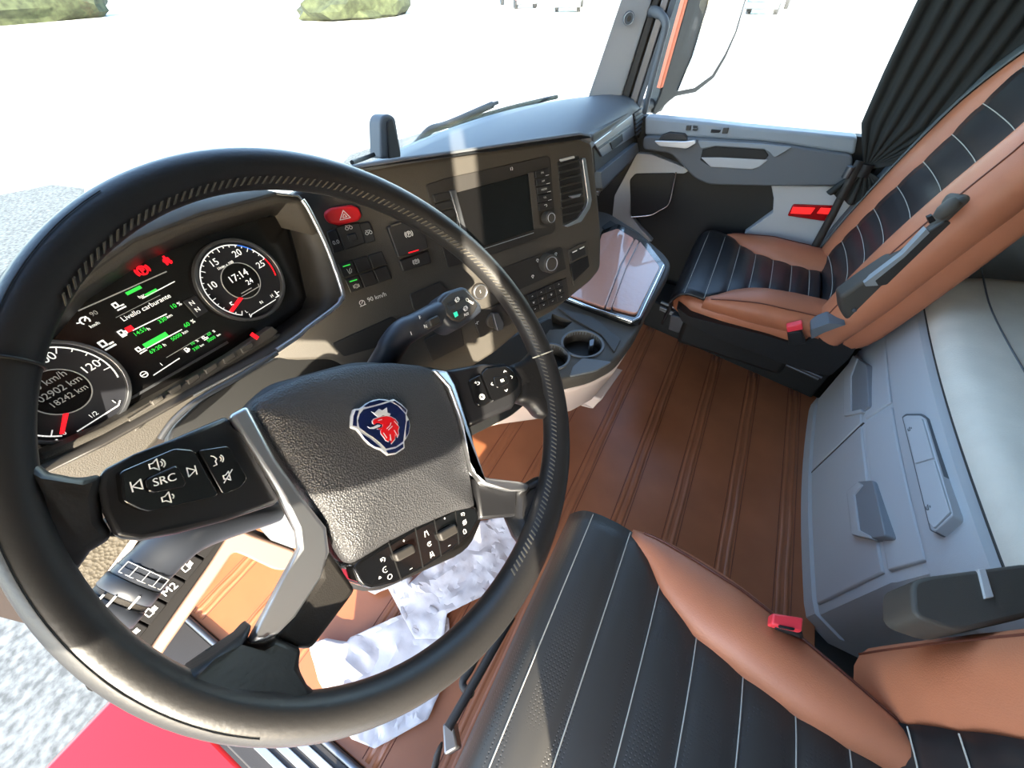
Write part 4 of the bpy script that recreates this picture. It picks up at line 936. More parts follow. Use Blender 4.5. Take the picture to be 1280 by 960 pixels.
# crest
def bz(pts): return wp([(420 + x / 9.6, 480 + y / 9.6) for x, y in pts], pad_c(0) + 0.003)
bo = [(178, 520), (188, 380), (215, 300), (290, 290), (330, 262), (380, 222), (450, 190), (520, 178), (590, 182), (640, 195), (695, 178), (790, 240), (862, 312), (850, 370), (880, 430), (893, 500), (880, 590), (850, 650), (822, 690), (828, 770), (720, 842), (620, 858), (545, 795), (470, 768), (400, 725), (345, 670), (300, 610), (250, 550)]
P = bz(bo); bc = pad_c(0)
bd = prism(WH, 'crest', P, bc - 0.004, bc + 0.003, M['badgerim'], sw_, 0.0008)
bi = [(262, 440), (285, 360), (330, 305), (450, 275), (560, 245), (650, 215), (740, 262), (835, 365), (838, 450), (822, 560), (805, 690), (720, 752), (600, 778), (540, 720), (440, 640), (340, 575), (280, 530)]
prism(WH, 'blue_field', bz(bi), bc + 0.002, bc + 0.0034, M['badgeblue'], bd, 0.0003)
for q in ([(330, 270), (400, 222), (520, 192), (620, 205), (470, 252), (360, 278)], [(872, 430), (882, 500), (868, 590), (838, 650), (835, 560), (850, 450)], [(300, 590), (400, 650), (480, 715), (545, 770), (470, 755), (400, 712), (345, 660)],
          [(200, 500), (210, 385), (235, 320), (275, 318), (250, 400), (250, 510)], [(700, 200), (780, 255), (845, 315), (838, 345), (770, 275), (680, 215)], [(600, 800), (710, 775), (805, 715), (808, 760), (715, 825), (625, 838)]):
    prism(WH, 'blue_field', bz(q), bc + 0.002, bc + 0.0034, M['badgeblue'], bd, 0.0002)
gr = [(440, 480), (435, 450), (455, 425), (500, 410), (545, 395), (600, 388), (650, 398), (700, 425), (735, 470), (725, 490), (748, 520), (735, 560), (742, 600), (725, 640), (700, 600), (700, 660), (655, 715), (640, 650), (625, 690), (590, 675), (570, 640), (535, 600), (530, 560), (545, 545), (520, 548), (490, 540), (550, 520), (555, 490), (520, 472), (480, 470), (455, 490)]
def scl(pts, k):
    mx = sum(p[0] for p in pts) / len(pts); my = sum(p[1] for p in pts) / len(pts); return [(mx + (x - mx) * k, my + (y - my) * k) for x, y in pts]
prism(WH, 'griffin_outline', bz(scl(gr, 1.07)), bc + 0.002, bc + 0.0038, M['badgerim'], bd, 0.0001)
prism(WH, 'griffin_head', bz(gr), bc + 0.002, bc + 0.0044, M['badgered'], bd, 0.0002)
prism(WH, 'griffin_beak', bz([(368, 510), (400, 525), (440, 518), (490, 490), (530, 495), (520, 515), (450, 540), (400, 538)]), bc + 0.002, bc + 0.0044, M['badgerim'], bd, 0.0002)
prism(WH, 'griffin_crown', bz([(415, 330), (455, 350), (510, 300), (550, 320), (605, 283), (612, 345), (650, 360), (640, 385), (560, 375), (500, 405)]), bc + 0.002, bc + 0.0042, M['badgerim'], bd, 0.0002)
strokes(WH, 'griffin_feathers', [bz(l) for l in ([(600, 540), (640, 500), (650, 470)], [(620, 555), (665, 510)], [(640, 610), (650, 680)], [(690, 560), (725, 620)], [(560, 590), (600, 650)], [(500, 440), (540, 430)], [(690, 450), (735, 500)])], 0.0007, M['badgerim'], bd, bc + 0.0047)

# key pads
def pod_plane(A, B, D):
    """flat key face of a spoke through three points (pixel, pixel, depth over the wheel plane)"""
    pa, pb, pd = WH.at(*A), WH.at(*B), WH.at(*D); n = (pb - pa).cross(pd - pa).normalized()
    if n.dot(CAM - pa) < 0: n = -n
    h = WH.h * math.cos(WROT) + WH.up * math.sin(WROT); h = (h - n * h.dot(n)).normalized()
    return Pl(pa, h, n.cross(h))
LP = pod_plane((150, 600, -0.0025), (300, 580, -0.026), (240, 640, -0.0155))
RP = pod_plane((650, 480, -0.001), (590, 475, -0.024), (620, 510, -0.0125))
def pad_piece(pl, name, pts, e, m, parent, bev=0.0012):
    return prism(pl, name, rnd(pl.pp(pts, e), 0.0025), e - 0.010, e, m, parent, bev, 3)
k1 = pad_piece(LP, 'key_pad', [(150.5, 590), (220, 560), (243, 562), (274, 618), (268, 622), (187, 640), (175, 637), (154, 627)], 0.0015, M['gloss'], pod)
k2 = pad_piece(LP, 'key_pad', [(248, 563), (286, 557), (310, 598), (301, 610), (279, 618)], 0.0015, M['gloss'], pod)
pad_piece(LP, 'source_key', [(182, 599), (219, 582), (223, 583), (234, 602), (231, 609), (192, 616.5), (186, 614)], 0.0040, M['gloss'], pod)
k3 = pad_piece(RP, 'key_pad', [(602, 467), (608, 460), (634, 457.5), (642, 464), (649, 476), (648, 484), (638, 492.5), (616, 502)], 0.0015, M['gloss'], pod2)
k4 = pad_piece(RP, 'key_pad', [(586, 475), (600.5, 468), (613.5, 502), (606, 507), (598, 507), (594, 501)], 0.0015, M['gloss'], pod2)
pad_piece(RP, 'ok_key', [(616.6, 471), (633, 470), (637, 476), (635, 480.5), (623, 485), (620, 483)], 0.0035, M['gloss'], pod2)
def icon(name, pod_, pl, u, v, lines, k, w, rot=0.0, e=0.0020, m='white'):
    a, b = pl.px(u, v, e); ca, sa_ = math.cos(rot) * k, math.sin(rot) * k
    L = [[(a + x * ca - y * sa_, b + x * sa_ + y * ca) for x, y in l] for l in lines]
    return strokes(pl, name, L, w, M[m], pod_, e)
SPK = [[(-1, -.4), (-1, .4), (-.5, .4), (.2, 1), (.2, -1), (-.5, -.4), (-1, -.4)]]
icon('volume_icon', pod, LP, 196, 581, SPK + [circ(.3, 0, .5, 5, -50, 50), circ(.3, 0, .9, 5, -50, 50)], 0.0036, 0.0006)
icon('volume_icon', pod, LP, 211, 622, SPK + [circ(.3, 0, .5, 5, -50, 50)], 0.0034, 0.0006)
icon('skip_icon', pod, LP, 171, 607, [[(-.8, -1), (-.8, 1)], [(-.7, 0), (.8, 1), (.8, -1), (-.7, 0)]], 0.0030, 0.0006)
icon('skip_icon', pod, LP, 240, 589, [[(.8, -1), (.8, 1)], [(.7, 0), (-.8, 1), (-.8, -1), (.7, 0)]], 0.0030, 0.0006)
icon('voice_icon', pod, LP, 274, 574, [[(-1.2, 1), (-.8, .8), (-.4, .2), (-.7, -.2), (-.6, -.9), (-1.2, -1)], circ(-.1, 0, .5, 5, -50, 50), circ(-.1, 0, .9, 5, -50, 50)], 0.0036, 0.0006)
icon('mute_icon', pod, LP, 286, 595, SPK + [[(-1.2, -1.1), (1.0, 1.1)]], 0.0033, 0.0006)
a, b = LP.px(206, 600, 0.0044); text(LP, 'SRC', a, b, 0.0070, M['white'], pod, 0.0044)
CH = [[(-.7, -.4), (0, .4), (.7, -.4)]]
for (u, v, r_) in ((631, 464, 0), (640, 471, -90), (633, 488, 180), (615, 480, 90)):
    icon('arrow_icon', pod2, RP, u, v, CH, 0.0026, 0.0006, math.radians(r_))
icon('ok_icon', pod2, RP, 628, 475.5, [[(-.7, .35), (.7, .35)], [(-.7, -.35), (.7, -.35)]], 0.0024, 0.0014, e=0.0040)
icon('back_icon', pod2, RP, 597, 479, [[(-.4, .9), (-1, .5), (-.4, .1)], [(-1, .5), (.4, .5), (.9, 0), (.4, -.6), (-.4, -.6)]], 0.0030, 0.0008)
icon('menu_icon', pod2, RP, 602.5, 496, [circ(0, 0, .6, 12), circ(0, 0, 1.1, 12)], 0.0030, 0.0006)

# key strip under the pad
bs = [(440.5, 710), (448, 701), (486, 679), (520, 659), (571, 635), (586, 630), (596, 634), (600, 648), (589, 668), (564, 689), (531, 710), (493, 730), (464, 737), (452.5, 732.5), (447, 725.5)]
HS = -0.030
ks = prism(WH, 'key_strip', wp(bs, HS), HS - 0.03, HS, M['gloss'], sw_, 0.003, 3)
for A, B in (((486, 679), (502, 726)), ((519, 660), (529, 710)), ((542.5, 648), (552, 696)), ((569, 637), (574, 681))):
    strokes(WH, 'divider', [wp([A, B], HS + 0.0003)], 0.0010, M['black'], ks, HS + 0.0006)
for A, B, w_ in (((495, 698), (519, 685), 6), ((551, 672), (572, 660), 6)):
    A, B = Vector(A), Vector(B); d = Vector((2.2, 5.5))
    P = wp([tuple(A - d), tuple(B - d), tuple(B + d), tuple(A + d)], HS + 0.006)
    prism(WH, 'roller', rnd(P, 0.003), HS - 0.005, HS + 0.006, M['plastic2'], ks, 0.0028, 4)
D0 = [[(-.7, -1), (-.7, .4), (0, 1), (.7, .4), (.7, -1), (-.7, -1)]]
for u, v, L, k in ((479, 700, [circ(0, 0, .8, 10, 200, -70), [(-.8, .8), (-.8, 0), (0, 0)]], .0028), (482, 712, [circ(0, 0, .9, 10, 60, 300), [(-.1, 0), (.1, 0)]], .0032), (487.5, 721, [circ(0, 0, .8, 10)], .0030), (475, 722, [[(-.6, -.4), (0, .5), (.6, -.4), (-.6, -.4)]], .0022),
                   (533, 667, [[(-.8, -1), (-.4, 1)], [(.8, -1), (.4, 1)], [(-.1, .6), (.5, 1)]], .0030), (537, 680, [circ(0, 0, .8, 10, 30, 330), [(0, 0), (.7, .7)]], .0030), (540, 693, [[(-.8, -1), (-.4, 1)], [(.8, -1), (.4, 1)], [(-.5, 0), (.5, 0)], [(-.7, -.6), (.7, -.6)]], .0030),
                   (579, 643, [circ(0, 0, .8, 10, 200, -70), [(-.8, .8), (-.8, 0), (0, 0)]], .0028), (581, 653, [circ(0, 0, .9, 8), [(-.9, -.9), (.9, .9)]], .0030), (581, 664, D0, .0026),
                   (505, 676, [[(-.4, 0), (.4, 0)], [(0, -.4), (0, .4)]], .0024), (514, 711, [[(-.6, 0), (.6, 0)]], .0024), (556, 648, [[(-.4, 0), (.4, 0)], [(0, -.4), (0, .4)]], .0024), (562, 682, [[(-.6, 0), (.6, 0)]], .0024)):
    icon('key_icon', ks, WH, u, v, L, k * 0.85, 0.00042, WROT, HS + 0.0008)

# ------------------------------------------------------------------ column and stalks
co = thing('steering_column', 'dark steering column cover under the wheel', 'column', (0.17, 0.36, 0.8))
c0, c1 = WH.W(0.0, -0.03, -0.10), WH.W(0.02, -0.08, -0.42)
rows = []
for t, k in ((0, 0.075), (0.25, 0.095), (0.7, 0.10), (1.0, 0.09)):
    p = c0.lerp(c1, t); rows.append([p + WH.h * (k * math.cos(q) * 1.25) + WH.up * (k * math.sin(q)) for q in [2 * math.pi * i / 20 for i in range(20)]])
loft('column_cover', rows, M['grey'], co)
rs = thing('gear_stalk', 'dark gear and retarder stalk with a broad marked head right of the wheel hub', 'stalk', WH.W(0.06, 0.0, -0.1))
STK = Pl(WH.W(0.09, 0.03, -0.06), WH.h, WH.up)
c = 0.0
pts = [(474, 460), (484, 444), (492, 430), (504, 416), (524, 405), (546, 393), (560, 386)]
tube('arm', smooth_path([STK.at(u, v, -0.05 * (1 - i / 6) ** 2) for i, (u, v) in enumerate(pts)], 5), [0.016] * 8 + [0.0165] * 10 + [0.0155] * 13, M['stalk'], rs, 16)
hd_ = prism(STK, 'head', rnd(STK.pp([(549, 372), (556, 364), (578, 357), (584, 359), (602, 381), (604, 388), (592, 399), (574, 411), (562, 408), (553, 396)], 0.012), 0.006), -0.022, 0.012, M['stalk'], rs, 0.006, 4)
prism(STK, 'marked_plate', rnd(STK.pp([(553, 375), (562, 366), (580, 360), (598, 381), (592, 392), (576, 402), (566, 400), (557, 390)], 0.0145), 0.004), 0.0, 0.0145, M['plastic2'], hd_, 0.0015)
for q, mm in (([(560, 378), (578, 370), (581, 374), (563, 383)], 'black'), ([(567, 390), (586, 380), (588, 385), (570, 396)], 'black'), ([(567, 391), (571, 389), (573, 394.5), (569.5, 396.5)], 'lteal')):
    prism(STK, 'indicator', STK.pp(q, 0.0155), 0.012, 0.0155 + (0.0004 if mm == 'lteal' else 0), M[mm], hd_, 0.0003)
for u, v in ((571.5, 374.5), (582, 385.5)):
    a, b = STK.px(u, v, 0.0158); strokes(STK, 'brake_icon', [circ(a, b, 0.0026, 14), circ(a, b, 0.004, 5, 150, 210), circ(a, b, 0.004, 5, -30, 30), [(a - 0.001, b), (a + 0.001, b)]], 0.0008, M['white'], hd_, 0.0160)
a, b = STK.px(586, 377, 0.0148); strokes(STK, 'retarder_icon', [circ(a, b + 0.003, 0.0022, 10), [(a + 0.002, b + 0.001), (a + 0.005, b - 0.006)], [(a - 0.0005, b + 0.0005), (a + 0.003, b - 0.006), (a + 0.006, b - 0.005)]], 0.0008, M['white'], hd_, 0.0150)
a, b = STK.px(583, 393, 0.0148); text(STK, 'AUT', a, b, 0.0050, M['white'], hd_, 0.0150, math.radians(-22))
strokes(STK, 'silver_edge', [STK.pp([(583, 364), (601, 382)], 0.0148)], 0.0009, M['silver'], hd_, 0.0151)
prism(STK, 'slide_key', STK.pp([(536, 399), (548, 393), (552, 403), (540, 409)], 0.020), 0.008, 0.020, M['plastic2'], rs, 0.002)
for u, v, s_ in ((532, 408, 'N'), (514, 417, 'I'), (525, 397, 'F')):
    a, b = STK.px(u, v, 0.0185); text(STK, s_, a, b, 0.0060, M['white'], rs, 0.0185, math.radians(-30))

ls = thing('lights_stalk', 'dark blue-grey stalk with ribbed twist rings left of the wheel hub', 'stalk', WH.W(-0.1, -0.02, -0.1))
LS = Pl(WH.W(-0.12, -0.03, -0.085), WH.h, WH.up)
ends = [LS.at(345, 640, -0.05), LS.at(245, 665, -0.005), LS.at(190, 705, 0.0), LS.at(150, 750, 0.0), LS.at(118, 785, 0.0)]
pth = smooth_path(ends, 6)
tube('arm', pth, [0.010 + 0.007 * min(1, i / 8) for i in range(len(pth))], M['stalk'], ls, 20)
ax_ = (ends[4] - ends[2]).normalized()
for t0, t1, r_, mm in ((0.16, 0.30, 0.0180, 'stalk'), (0.30, 0.52, 0.0186, 'stalk'), (0.52, 0.60, 0.0178, 'plastic2'), (0.60, 0.86, 0.0187, 'stalk')):
    A, B = ends[2].lerp(ends[4], t0), ends[2].lerp(ends[4], t1); e = (B - A) * 0.06
    tube('twist_ring', [A, A + e, B - e, B], [r_ * .95, r_, r_, r_ * .95], M[mm], ls, 28)
for k in range(5):
    P0 = ends[2].lerp(ends[4], 0.10); vd = (CAM - P0).normalized(); sd_ = ax_.cross(vd).normalized(); q = math.radians(-60 + 26 * k)
    p1 = P0 + (vd * math.cos(q) + sd_ * math.sin(q)) * 0.0181
    q2 = q + math.radians(26); p2 = P0 + (vd * math.cos(q2) + sd_ * math.sin(q2)) * 0.0181
    if k < 4: tube('ring_mark', [p1, p2], 0.00032, M['lightgrey'], ls, 6); tube('ring_mark', [p1 + ax_ * 0.007, p2 + ax_ * 0.007], 0.00032, M['lightgrey'], ls, 6)
    tube('ring_mark', [p1, p1 + ax_ * 0.007], 0.00032, M['lightgrey'], ls, 6)
for t0, q in ((0.45, -25), (0.56, 10), (0.60, 30)):
    P0 = ends[2].lerp(ends[4], t0); vd = (CAM - P0).normalized(); sd_ = ax_.cross(vd).normalized(); q = math.radians(q)
    p1 = P0 + (vd * math.cos(q) + sd_ * math.sin(q)) * 0.0189; tube('white_mark', [p1, p1 + ax_ * 0.008], 0.0007, M['white'], ls, 6)
# ------------------------------------------------------------------ leather floor mat with double-stitched welts
fm = thing('floor_mat', 'cognac leather floor mat with stitched welts covering the cab floor', 'floor mat', (0.8, 0.2, 0.0))
mo = [(-0.20, -0.62), (1.60, -0.62), (1.80, 0.25), (1.80, 0.73), (0.40, 0.73), (0.40, 1.12), (-0.20, 1.12)]
prism(FL, 'mat_body', mo, 0.0, 0.010, M['matbrown'], fm, 0.003)
for k in range(10):
    y = -0.533 + 0.167 * k
    xr = 1.60 + (y + 0.62) * 0.23 if y < 0.25 else 1.79 if y < 0.72 else 0.41
    rows = []
    for s_ in range(9):
        q = s_ / 8; w = -0.020 + 0.040 * q
        z = 0.0085 + 0.0055 * max(0.0, math.sin(math.pi * q)) ** 0.6
        if 3 <= s_ <= 5: z -= (0.0035, 0.006, 0.0035)[s_ - 3]
        rows.append([Vector((-0.19 + (xr - 0.012 + 0.19) * i / 30, y + w + 0.0012 * math.sin(i * 1.3 + k), z)) for i in range(31)])
    wl = sheet('welt', rows, 0.004, M['matbrown'], fm)
    for d in (-0.024, 0.024):
        tube('stitch_line', [Vector((-0.19, y + d, 0.0100)), Vector((xr - 0.02, y + d, 0.0100))], 0.0012, M['brownstitch'], wl, 5)

# crumpled white paper sheets on the floor
def paper(name, px, z, label, amp, seed, grp='paper sheets on the floor mat'):
    pts = FL.pp(px, z)
    bm = bmesh.new(); vs = [bm.verts.new((a, b, z)) for a, b in pts]; f = bm.faces.new(vs)
    bmesh.ops.triangulate(bm, faces=[f]); 
    for _ in range(7): 
        es = [e for e in bm.edges if e.calc_length() > 0.019]
        if not es: break
        bmesh.ops.subdivide_edges(bm, edges=es, cuts=1); bmesh.ops.triangulate(bm, faces=bm.faces[:])
    for v in bm.verts:
        n1 = noise.noise(Vector((v.co.x * 9, v.co.y * 9, seed))); n2 = abs(noise.noise(Vector((v.co.x * 22, v.co.y * 22, seed + 5)))) + 0.5 * abs(noise.noise(Vector((v.co.x * 55, v.co.y * 55, seed + 9))))
        v.co.z = z + amp * (0.55 + 0.5 * abs(n1) * 2 + 0.7 * n2)
    V = [v.co.copy() for v in bm.verts]; bm.verts.index_update(); F = [[v.index for v in f.verts] for f in bm.faces]; bm.free()
    o = mk(name, V, F, M['paper'], None, 0, 2, True, 0, 24)
    s_ = o.modifiers.new('thick', 'SOLIDIFY'); s_.thickness = 0.0012
    return tag(o, label, 'paper', None)
paper('paper_sheet', [(487, 738), (470, 745), (456, 738), (470, 732), (508, 722), (518, 725), (512, 735), (540, 705), (560, 690), (600, 655), (632, 646), (652, 672), (640, 705), (610, 745), (560, 770), (556, 800), (520, 800)], 0.020, 'large crumpled white paper sheet on the floor ahead of the seat', 0.020, 1.0)
paper('paper_sheet', [(390, 812), (395, 805), (412, 800), (436, 804), (440, 798), (505, 770), (514, 745), (535, 755), (562, 775), (564, 812), (562, 840), (545, 880), (536, 900), (470, 936), (442, 924), (430, 905), (400, 850)], 0.016, 'torn crumpled white paper sheet nearest the driver door, partly sunlit', 0.018, 4.0)

# door sill and step of the driver's side
sl = thing('door_sill', 'black door sill with bright slotted treads under the wheel', 'sill', (-0.31, 0.4, 0.0))
prism(FL, 'sill_base', [(-0.33, -0.28), (-0.215, -0.28), (-0.215, 1.08), (-0.33, 1.08)], -0.05, 0.014, M['plastic2'], sl, 0.004)
for k in range(3):
    prism(FL, 'tread_strip', [(-0.300 + 0.026 * k, 0.30), (-0.285 + 0.026 * k, 0.30), (-0.285 + 0.026 * k, 0.62), (-0.300 + 0.026 * k, 0.62)], 0.012, 0.018, M['silver'], sl, 0.001)
tube('sill_rail', [Vector((-0.208, -0.27, 0.018)), Vector((-0.208, 1.08, 0.018))], 0.008, M['steel'], sl, 8)
rp_ = thing('entry_step', 'red painted entry step panel outside the driver door', 'step', (-0.6, 0.5, -0.5))
box('step_panel', (-0.80, -0.4, -0.40), (-0.345, 1.05, -0.06), M['redpaint'], rp_, 0.02, 3)
for k in range(4):
    box('step_tread', (-0.75, -0.02 + 0.16 * k, -0.06), (-0.43, 0.07 + 0.16 * k, -0.045), M['silver'], rp_, 0.004)
# pedals
pd = thing('pedal', 'dark accelerator pedal on the floor ahead of the driver', 'pedal', (0.27, 0.80, 0.0))
box('pedal_plate', (0.22, 0.78, 0.02), (0.30, 0.81, 0.24), M['plastic2'], pd, 0.006, 2, Matrix.Rotation(math.radians(-35), 3, 'X'), (0.26, 0.8, 0.02))
# ------------------------------------------------------------------ seats
def seat(cx, zt, yf, yr, label, mirror, reclined, hb, pm, taper):
    """driver and passenger seats: cushion top at zt, front at yf, backrest foot at yr; mirror = side the belt buckle is on (-1 = towards -x)"""
    t = thing('seat', label, 'seat', (cx, (yf + yr) / 2, 0.0)); L = yf - yr; hw = 0.285 if mirror < 0 else 0.274
    th = 0.13
    def edge(s): return hw * (1.0 - taper * max(0.0, (s - 0.32) / 0.68) ** 1.5)
    # cushion body: brown sides
    rows = []
    for i in range(15):
        s = i / 14; y = yf - 0.004 - (L + 0.02) * s
        k = math.sqrt(max(0.0, 1 - (1 - min(1, s / 0.16)) ** 2)) if s < 0.16 else 1.0
        w = (edge(s) - 0.006) * (0.90 + 0.10 * k) * (0.96 + 0.04 * min(1, s * 3)); top = zt - 0.022 - 0.05 * (1 - k) - 0.02 * s; bot = zt - th - 0.01 + 0.03 * (1 - k)
        ring = []
        for j in range(24):
            q = 2 * math.pi * j / 24; c_, s_ = math.cos(q), math.sin(q); e = 0.45
            ring.append(Vector((cx + w * math.copysign(abs(c_) ** e, c_), y, (top + bot) / 2 + (top - bot) / 2 * math.copysign(abs(s_) ** e, s_))))
        rows.append(ring)
    loft('cushion_body', rows, M['brown'], t, ang=60)
    # black centre panel with lateral channels
    ch = [0.085, 0.23, 0.37, 0.51, 0.65, 0.79, 0.92]
    HW = [(0, .97), (.24, .97), (.31, .88), (.39, .72), (.5, .60), (.65, .53), (.8, .48), (1.1, .46)]
    def halfw(s):
        for (a, p), (b, q) in zip(HW, HW[1:]):
            if s <= b: return hw * (p + (q - p) * (s - a) / (b - a))
        return hw * .46
    def topz(s, x):
        z = zt - 0.016 * s
        if s < 0.10: z -= 0.060 * (1 - s / 0.10) ** 2
        g = min(abs(s - c) for c in ch); z += 0.006 * (min(1, g / 0.045) ** 0.6) - 0.006
        return z - 0.012 * abs(x) ** 3 + 0.004 * math.sin(6 * s + 2 * x) * 0.5
    rows = []
    for i in range(65):
        s = i / 64; w = halfw(s)
        rows.append([Vector((cx + w * (j / 16 * 2 - 1), yf + 0.004 - (L - 0.01) * s, topz(s, j / 8 - 1))) for j in range(17)])
    # fold the front down
    fr = []
    for k in range(4):
        fr.append([p + Vector((0, 0.002 - 0.004 * k, -0.025 * (4 - k))) for p in rows[0]])
    cp_ = sheet('cushion_panel', fr + rows, 0.008, pm, t)
    for c in ch:
        w = halfw(c) * 0.985
        tube('stitch_line', [Vector((cx + w * (j / 16 * 2 - 1), yf + 0.004 - (L - 0.01) * (c + 0.004), topz(c, j / 8 - 1) + 0.0026)) for j in range(17)], 0.0010, M['stitch'], cp_, 5)
    # bolsters grow towards the back
    for sd_ in (-1, 1):
        rows = []
        for i in range(22):
            s = 0.23 + 0.79 * i / 21; g = min(1, (s - 0.23) / 0.36) ** 0.75; inn = min(halfw(s) - 0.012, edge(s) - 0.02); out = edge(s) * (0.97 + 0.04 * g)
            cxx = (inn + out) / 2; rw = max(0.006, (out - inn) / 2 + 0.008); rh = 0.010 + 0.034 * g; zc = zt - 0.026 - 0.010 * s + 0.010 * g
            rows.append([Vector((cx + sd_ * (cxx + rw * math.cos(q)), yf - 0.002 - (L - 0.01) * s, zc + rh * math.sin(q) - (0.02 if math.sin(q) < 0 else 0))) for q in [2 * math.pi * j / 16 for j in range(16)]])
        b_ = loft('cushion_bolster', rows, M['brown'], t, ang=80)
        tube('piping', [r[2 if sd_ > 0 else 2] + Vector((0, 0, 0.0015)) for r in rows[1:]], 0.0022, M['brownstitch'], b_, 6)
    # backrest
    R = Matrix.Rotation(-math.radians(reclined), 3, 'X'); base = Vector((cx, yr - 0.005, zt - 0.06))
    # local: x lateral, y forward, z up along the back
    def B(x, y, z): return base + Matrix.Rotation(math.radians(reclined), 3, 'X') @ Vector((x, y, z))
    rows = []
    for i in range(22):
        z = hb * i / 21; s = i / 21
        w = hw * (0.93 + 0.07 * math.sin(math.pi * min(1, s * 1.2))) * (1.0 if s < 0.72 else 1 - 0.42 * ((s - 0.72) / 0.28) ** 1.3)
        ft, bk = 0.0 - 0.01 * s, -0.155 + 0.02 * s
        if s > 0.95: ft -= 0.03 * (s - 0.95) / 0.05; bk += 0.04 * (s - 0.95) / 0.05
        if s < 0.06: bk += 0.03 * (1 - s / 0.06)
        rows.append([B(w * math.copysign(abs(math.cos(q)) ** 0.4, math.cos(q)), (ft + bk) / 2 + (ft - bk) / 2 * math.copysign(abs(math.sin(q)) ** 0.45, math.sin(q)), z) for q in [2 * math.pi * j / 28 for j in range(28)]])
    loft('backrest', rows, M['brown'], t, ang=60)
    tops = []
    chb = [0.07, 0.16, 0.25, 0.34, 0.45, 0.56, 0.67, 0.78, 0.90]
    def bw(s): return hw * (0.60 - 0.06 * math.sin(math.pi * s)) * (1 if s < .75 else 1 - 0.25 * (s - .75) / .25)
    def by(s, x):
        g = min(abs(s - c) for c in chb); return 0.012 + 0.010 * math.sin(math.pi * min(1, s * 1.6)) + 0.005 * min(1, g / 0.03) ** 0.6 + 0.014 * abs(x) ** 2.5
    rows = []
    for i in range(71):
        s = i / 70
        rows.append([B(bw(s) * (j / 12 * 2 - 1), by(s, j / 6 - 1), hb * (0.03 + 0.93 * s)) for j in range(13)])
    bp_ = sheet('backrest_panel', rows, -0.02, M['seatblack'], t)
    for c in chb:
        tube('stitch_line', [B(bw(c) * (j / 12 * 2 - 1) * .98, by(c, j / 6 - 1) + 0.003, hb * (0.03 + 0.93 * (c + 0.002))) for j in range(13)], 0.0011, M['stitch'], bp_, 5)
    for sd_ in (-1, 1):
        rows = []
        for i in range(26):
            s = 0.01 + 0.95 * i / 25; prof = math.sin(math.pi * min(1, 0.10 + s * 0.92)) ** 0.55
            inn = bw(s) - 0.008; out = hw * 1.03 * (1.0 if s < 0.72 else 1 - 0.40 * ((s - 0.72) / 0.28) ** 1.3); cxx = (inn + out) / 2; rw = (out - inn) / 2 + 0.004
            dep = 0.022 + 0.055 * prof
            rows.append([B(sd_ * (cxx + rw * math.cos(q)), -0.01 + dep * math.sin(q) - 0.012 * math.cos(q) * (1 if math.cos(q) > 0 else 0), hb * s) for q in [2 * math.pi * j / 18 for j in range(18)]])
        tops.append(rows)
        b_ = loft('backrest_bolster', rows, M['brown'], t, ang=80)
        tube('piping', [r[3] for r in rows], 0.0022, M['brownstitch'], b_, 6)
    # headrest
    rows = []
    for i in range(9):
        s = i / 8; w = 0.13 * (0.75 + 0.25 * math.sin(math.pi * (0.1 + 0.8 * s))); d = 0.05 * math.sqrt(max(0.05, 1 - (2 * s - 1) ** 4))
        rows.append([B(w * math.copysign(abs(math.cos(q)) ** 0.5, math.cos(q)), -0.055 + d * math.sin(q), hb * 0.985 + 0.20 * s) for q in [2 * math.pi * j / 20 for j in range(20)]])
    loft('headrest', rows, M['brown'], t, ang=70)
    # belt along the outer shoulder
    A_ = tops[1 if mirror < 0 else 0]; B_n = (B(0, 1, 0) - B(0, 0, 0))
    sx = -mirror; rows = []
    for r in A_[1:25]:
        p = r[3] if mirror < 0 else r[6]
        rows.append([p + B_n * 0.012 + Vector((sx * d, 0, 0)) for d in (-0.006, 0.014, 0.034, 0.050)])
    b_ = sheet('belt', rows, 0.003, M['belt'], t)
    p = (rows[14][1] + rows[14][2]) / 2
    disc(Pl(p, Vector((1, 0, 0)), B(0, 0, 1) - B(0, 0, 0)), 'belt_stop', 0, 0, 0.008, -0.004, 0.006, M['plastic'], b_, 16)
    return t

ps = seat(1.635, 0.502, 0.070, -0.415, 'passenger seat in black and cognac leather with its armrest folded up', -1, 14, 0.78, M['seatblack'], 0.05)
# the armrest seen on the inner side, folded up against the back
PAR = Pl(Vector((1.335, -0.42, 0.6)), Vector((0.25, -1, 0)), Vector((0, 0, 1)))
c = 0.0
ah = prism(PAR, 'armrest', rnd(PAR.pp([(1052, 392), (1050, 372), (1078, 352), (1130, 318), (1170, 282), (1196, 252), (1212, 245), (1221, 252), (1216, 268), (1180, 310), (1130, 360), (1096, 398), (1078, 408), (1060, 404)], 0.0), 0.008), -0.055, 0.0, M['plastic'], ps, 0.010, 3)
prism(PAR, 'armrest_inlay', rnd(PAR.pp([(1092, 352), (1130, 322), (1160, 290), (1182, 276), (1196, 280), (1150, 322), (1116, 355), (1098, 358)], 0.005), 0.006), -0.01, 0.005, M['plastic2'], ah, 0.003)
prism(PAR, 'pale_cover', rnd(PAR.pp([(1080, 354), (1128, 318), (1158, 286), (1162, 291), (1130, 322), (1094, 351), (1098, 357), (1082, 358)], 0.007), 0.002), -0.01, 0.007, M['doorgrey'], ah, 0.002)
prism(PAR, 'slot', PAR.pp([(1159, 272), (1166, 269), (1170, 276), (1162, 280)], 0.006), -0.005, 0.006, M['black'], ah, 0.001)
kq = [PAR.at(1172, 272, 0.014), PAR.at(1180, 264, 0.014), PAR.at(1192, 254, 0.014), PAR.at(1198, 250, 0.014)]
tube('thumb_wheel', kq, [0.012, 0.017, 0.017, 0.012], M['plastic'], ah, 18)
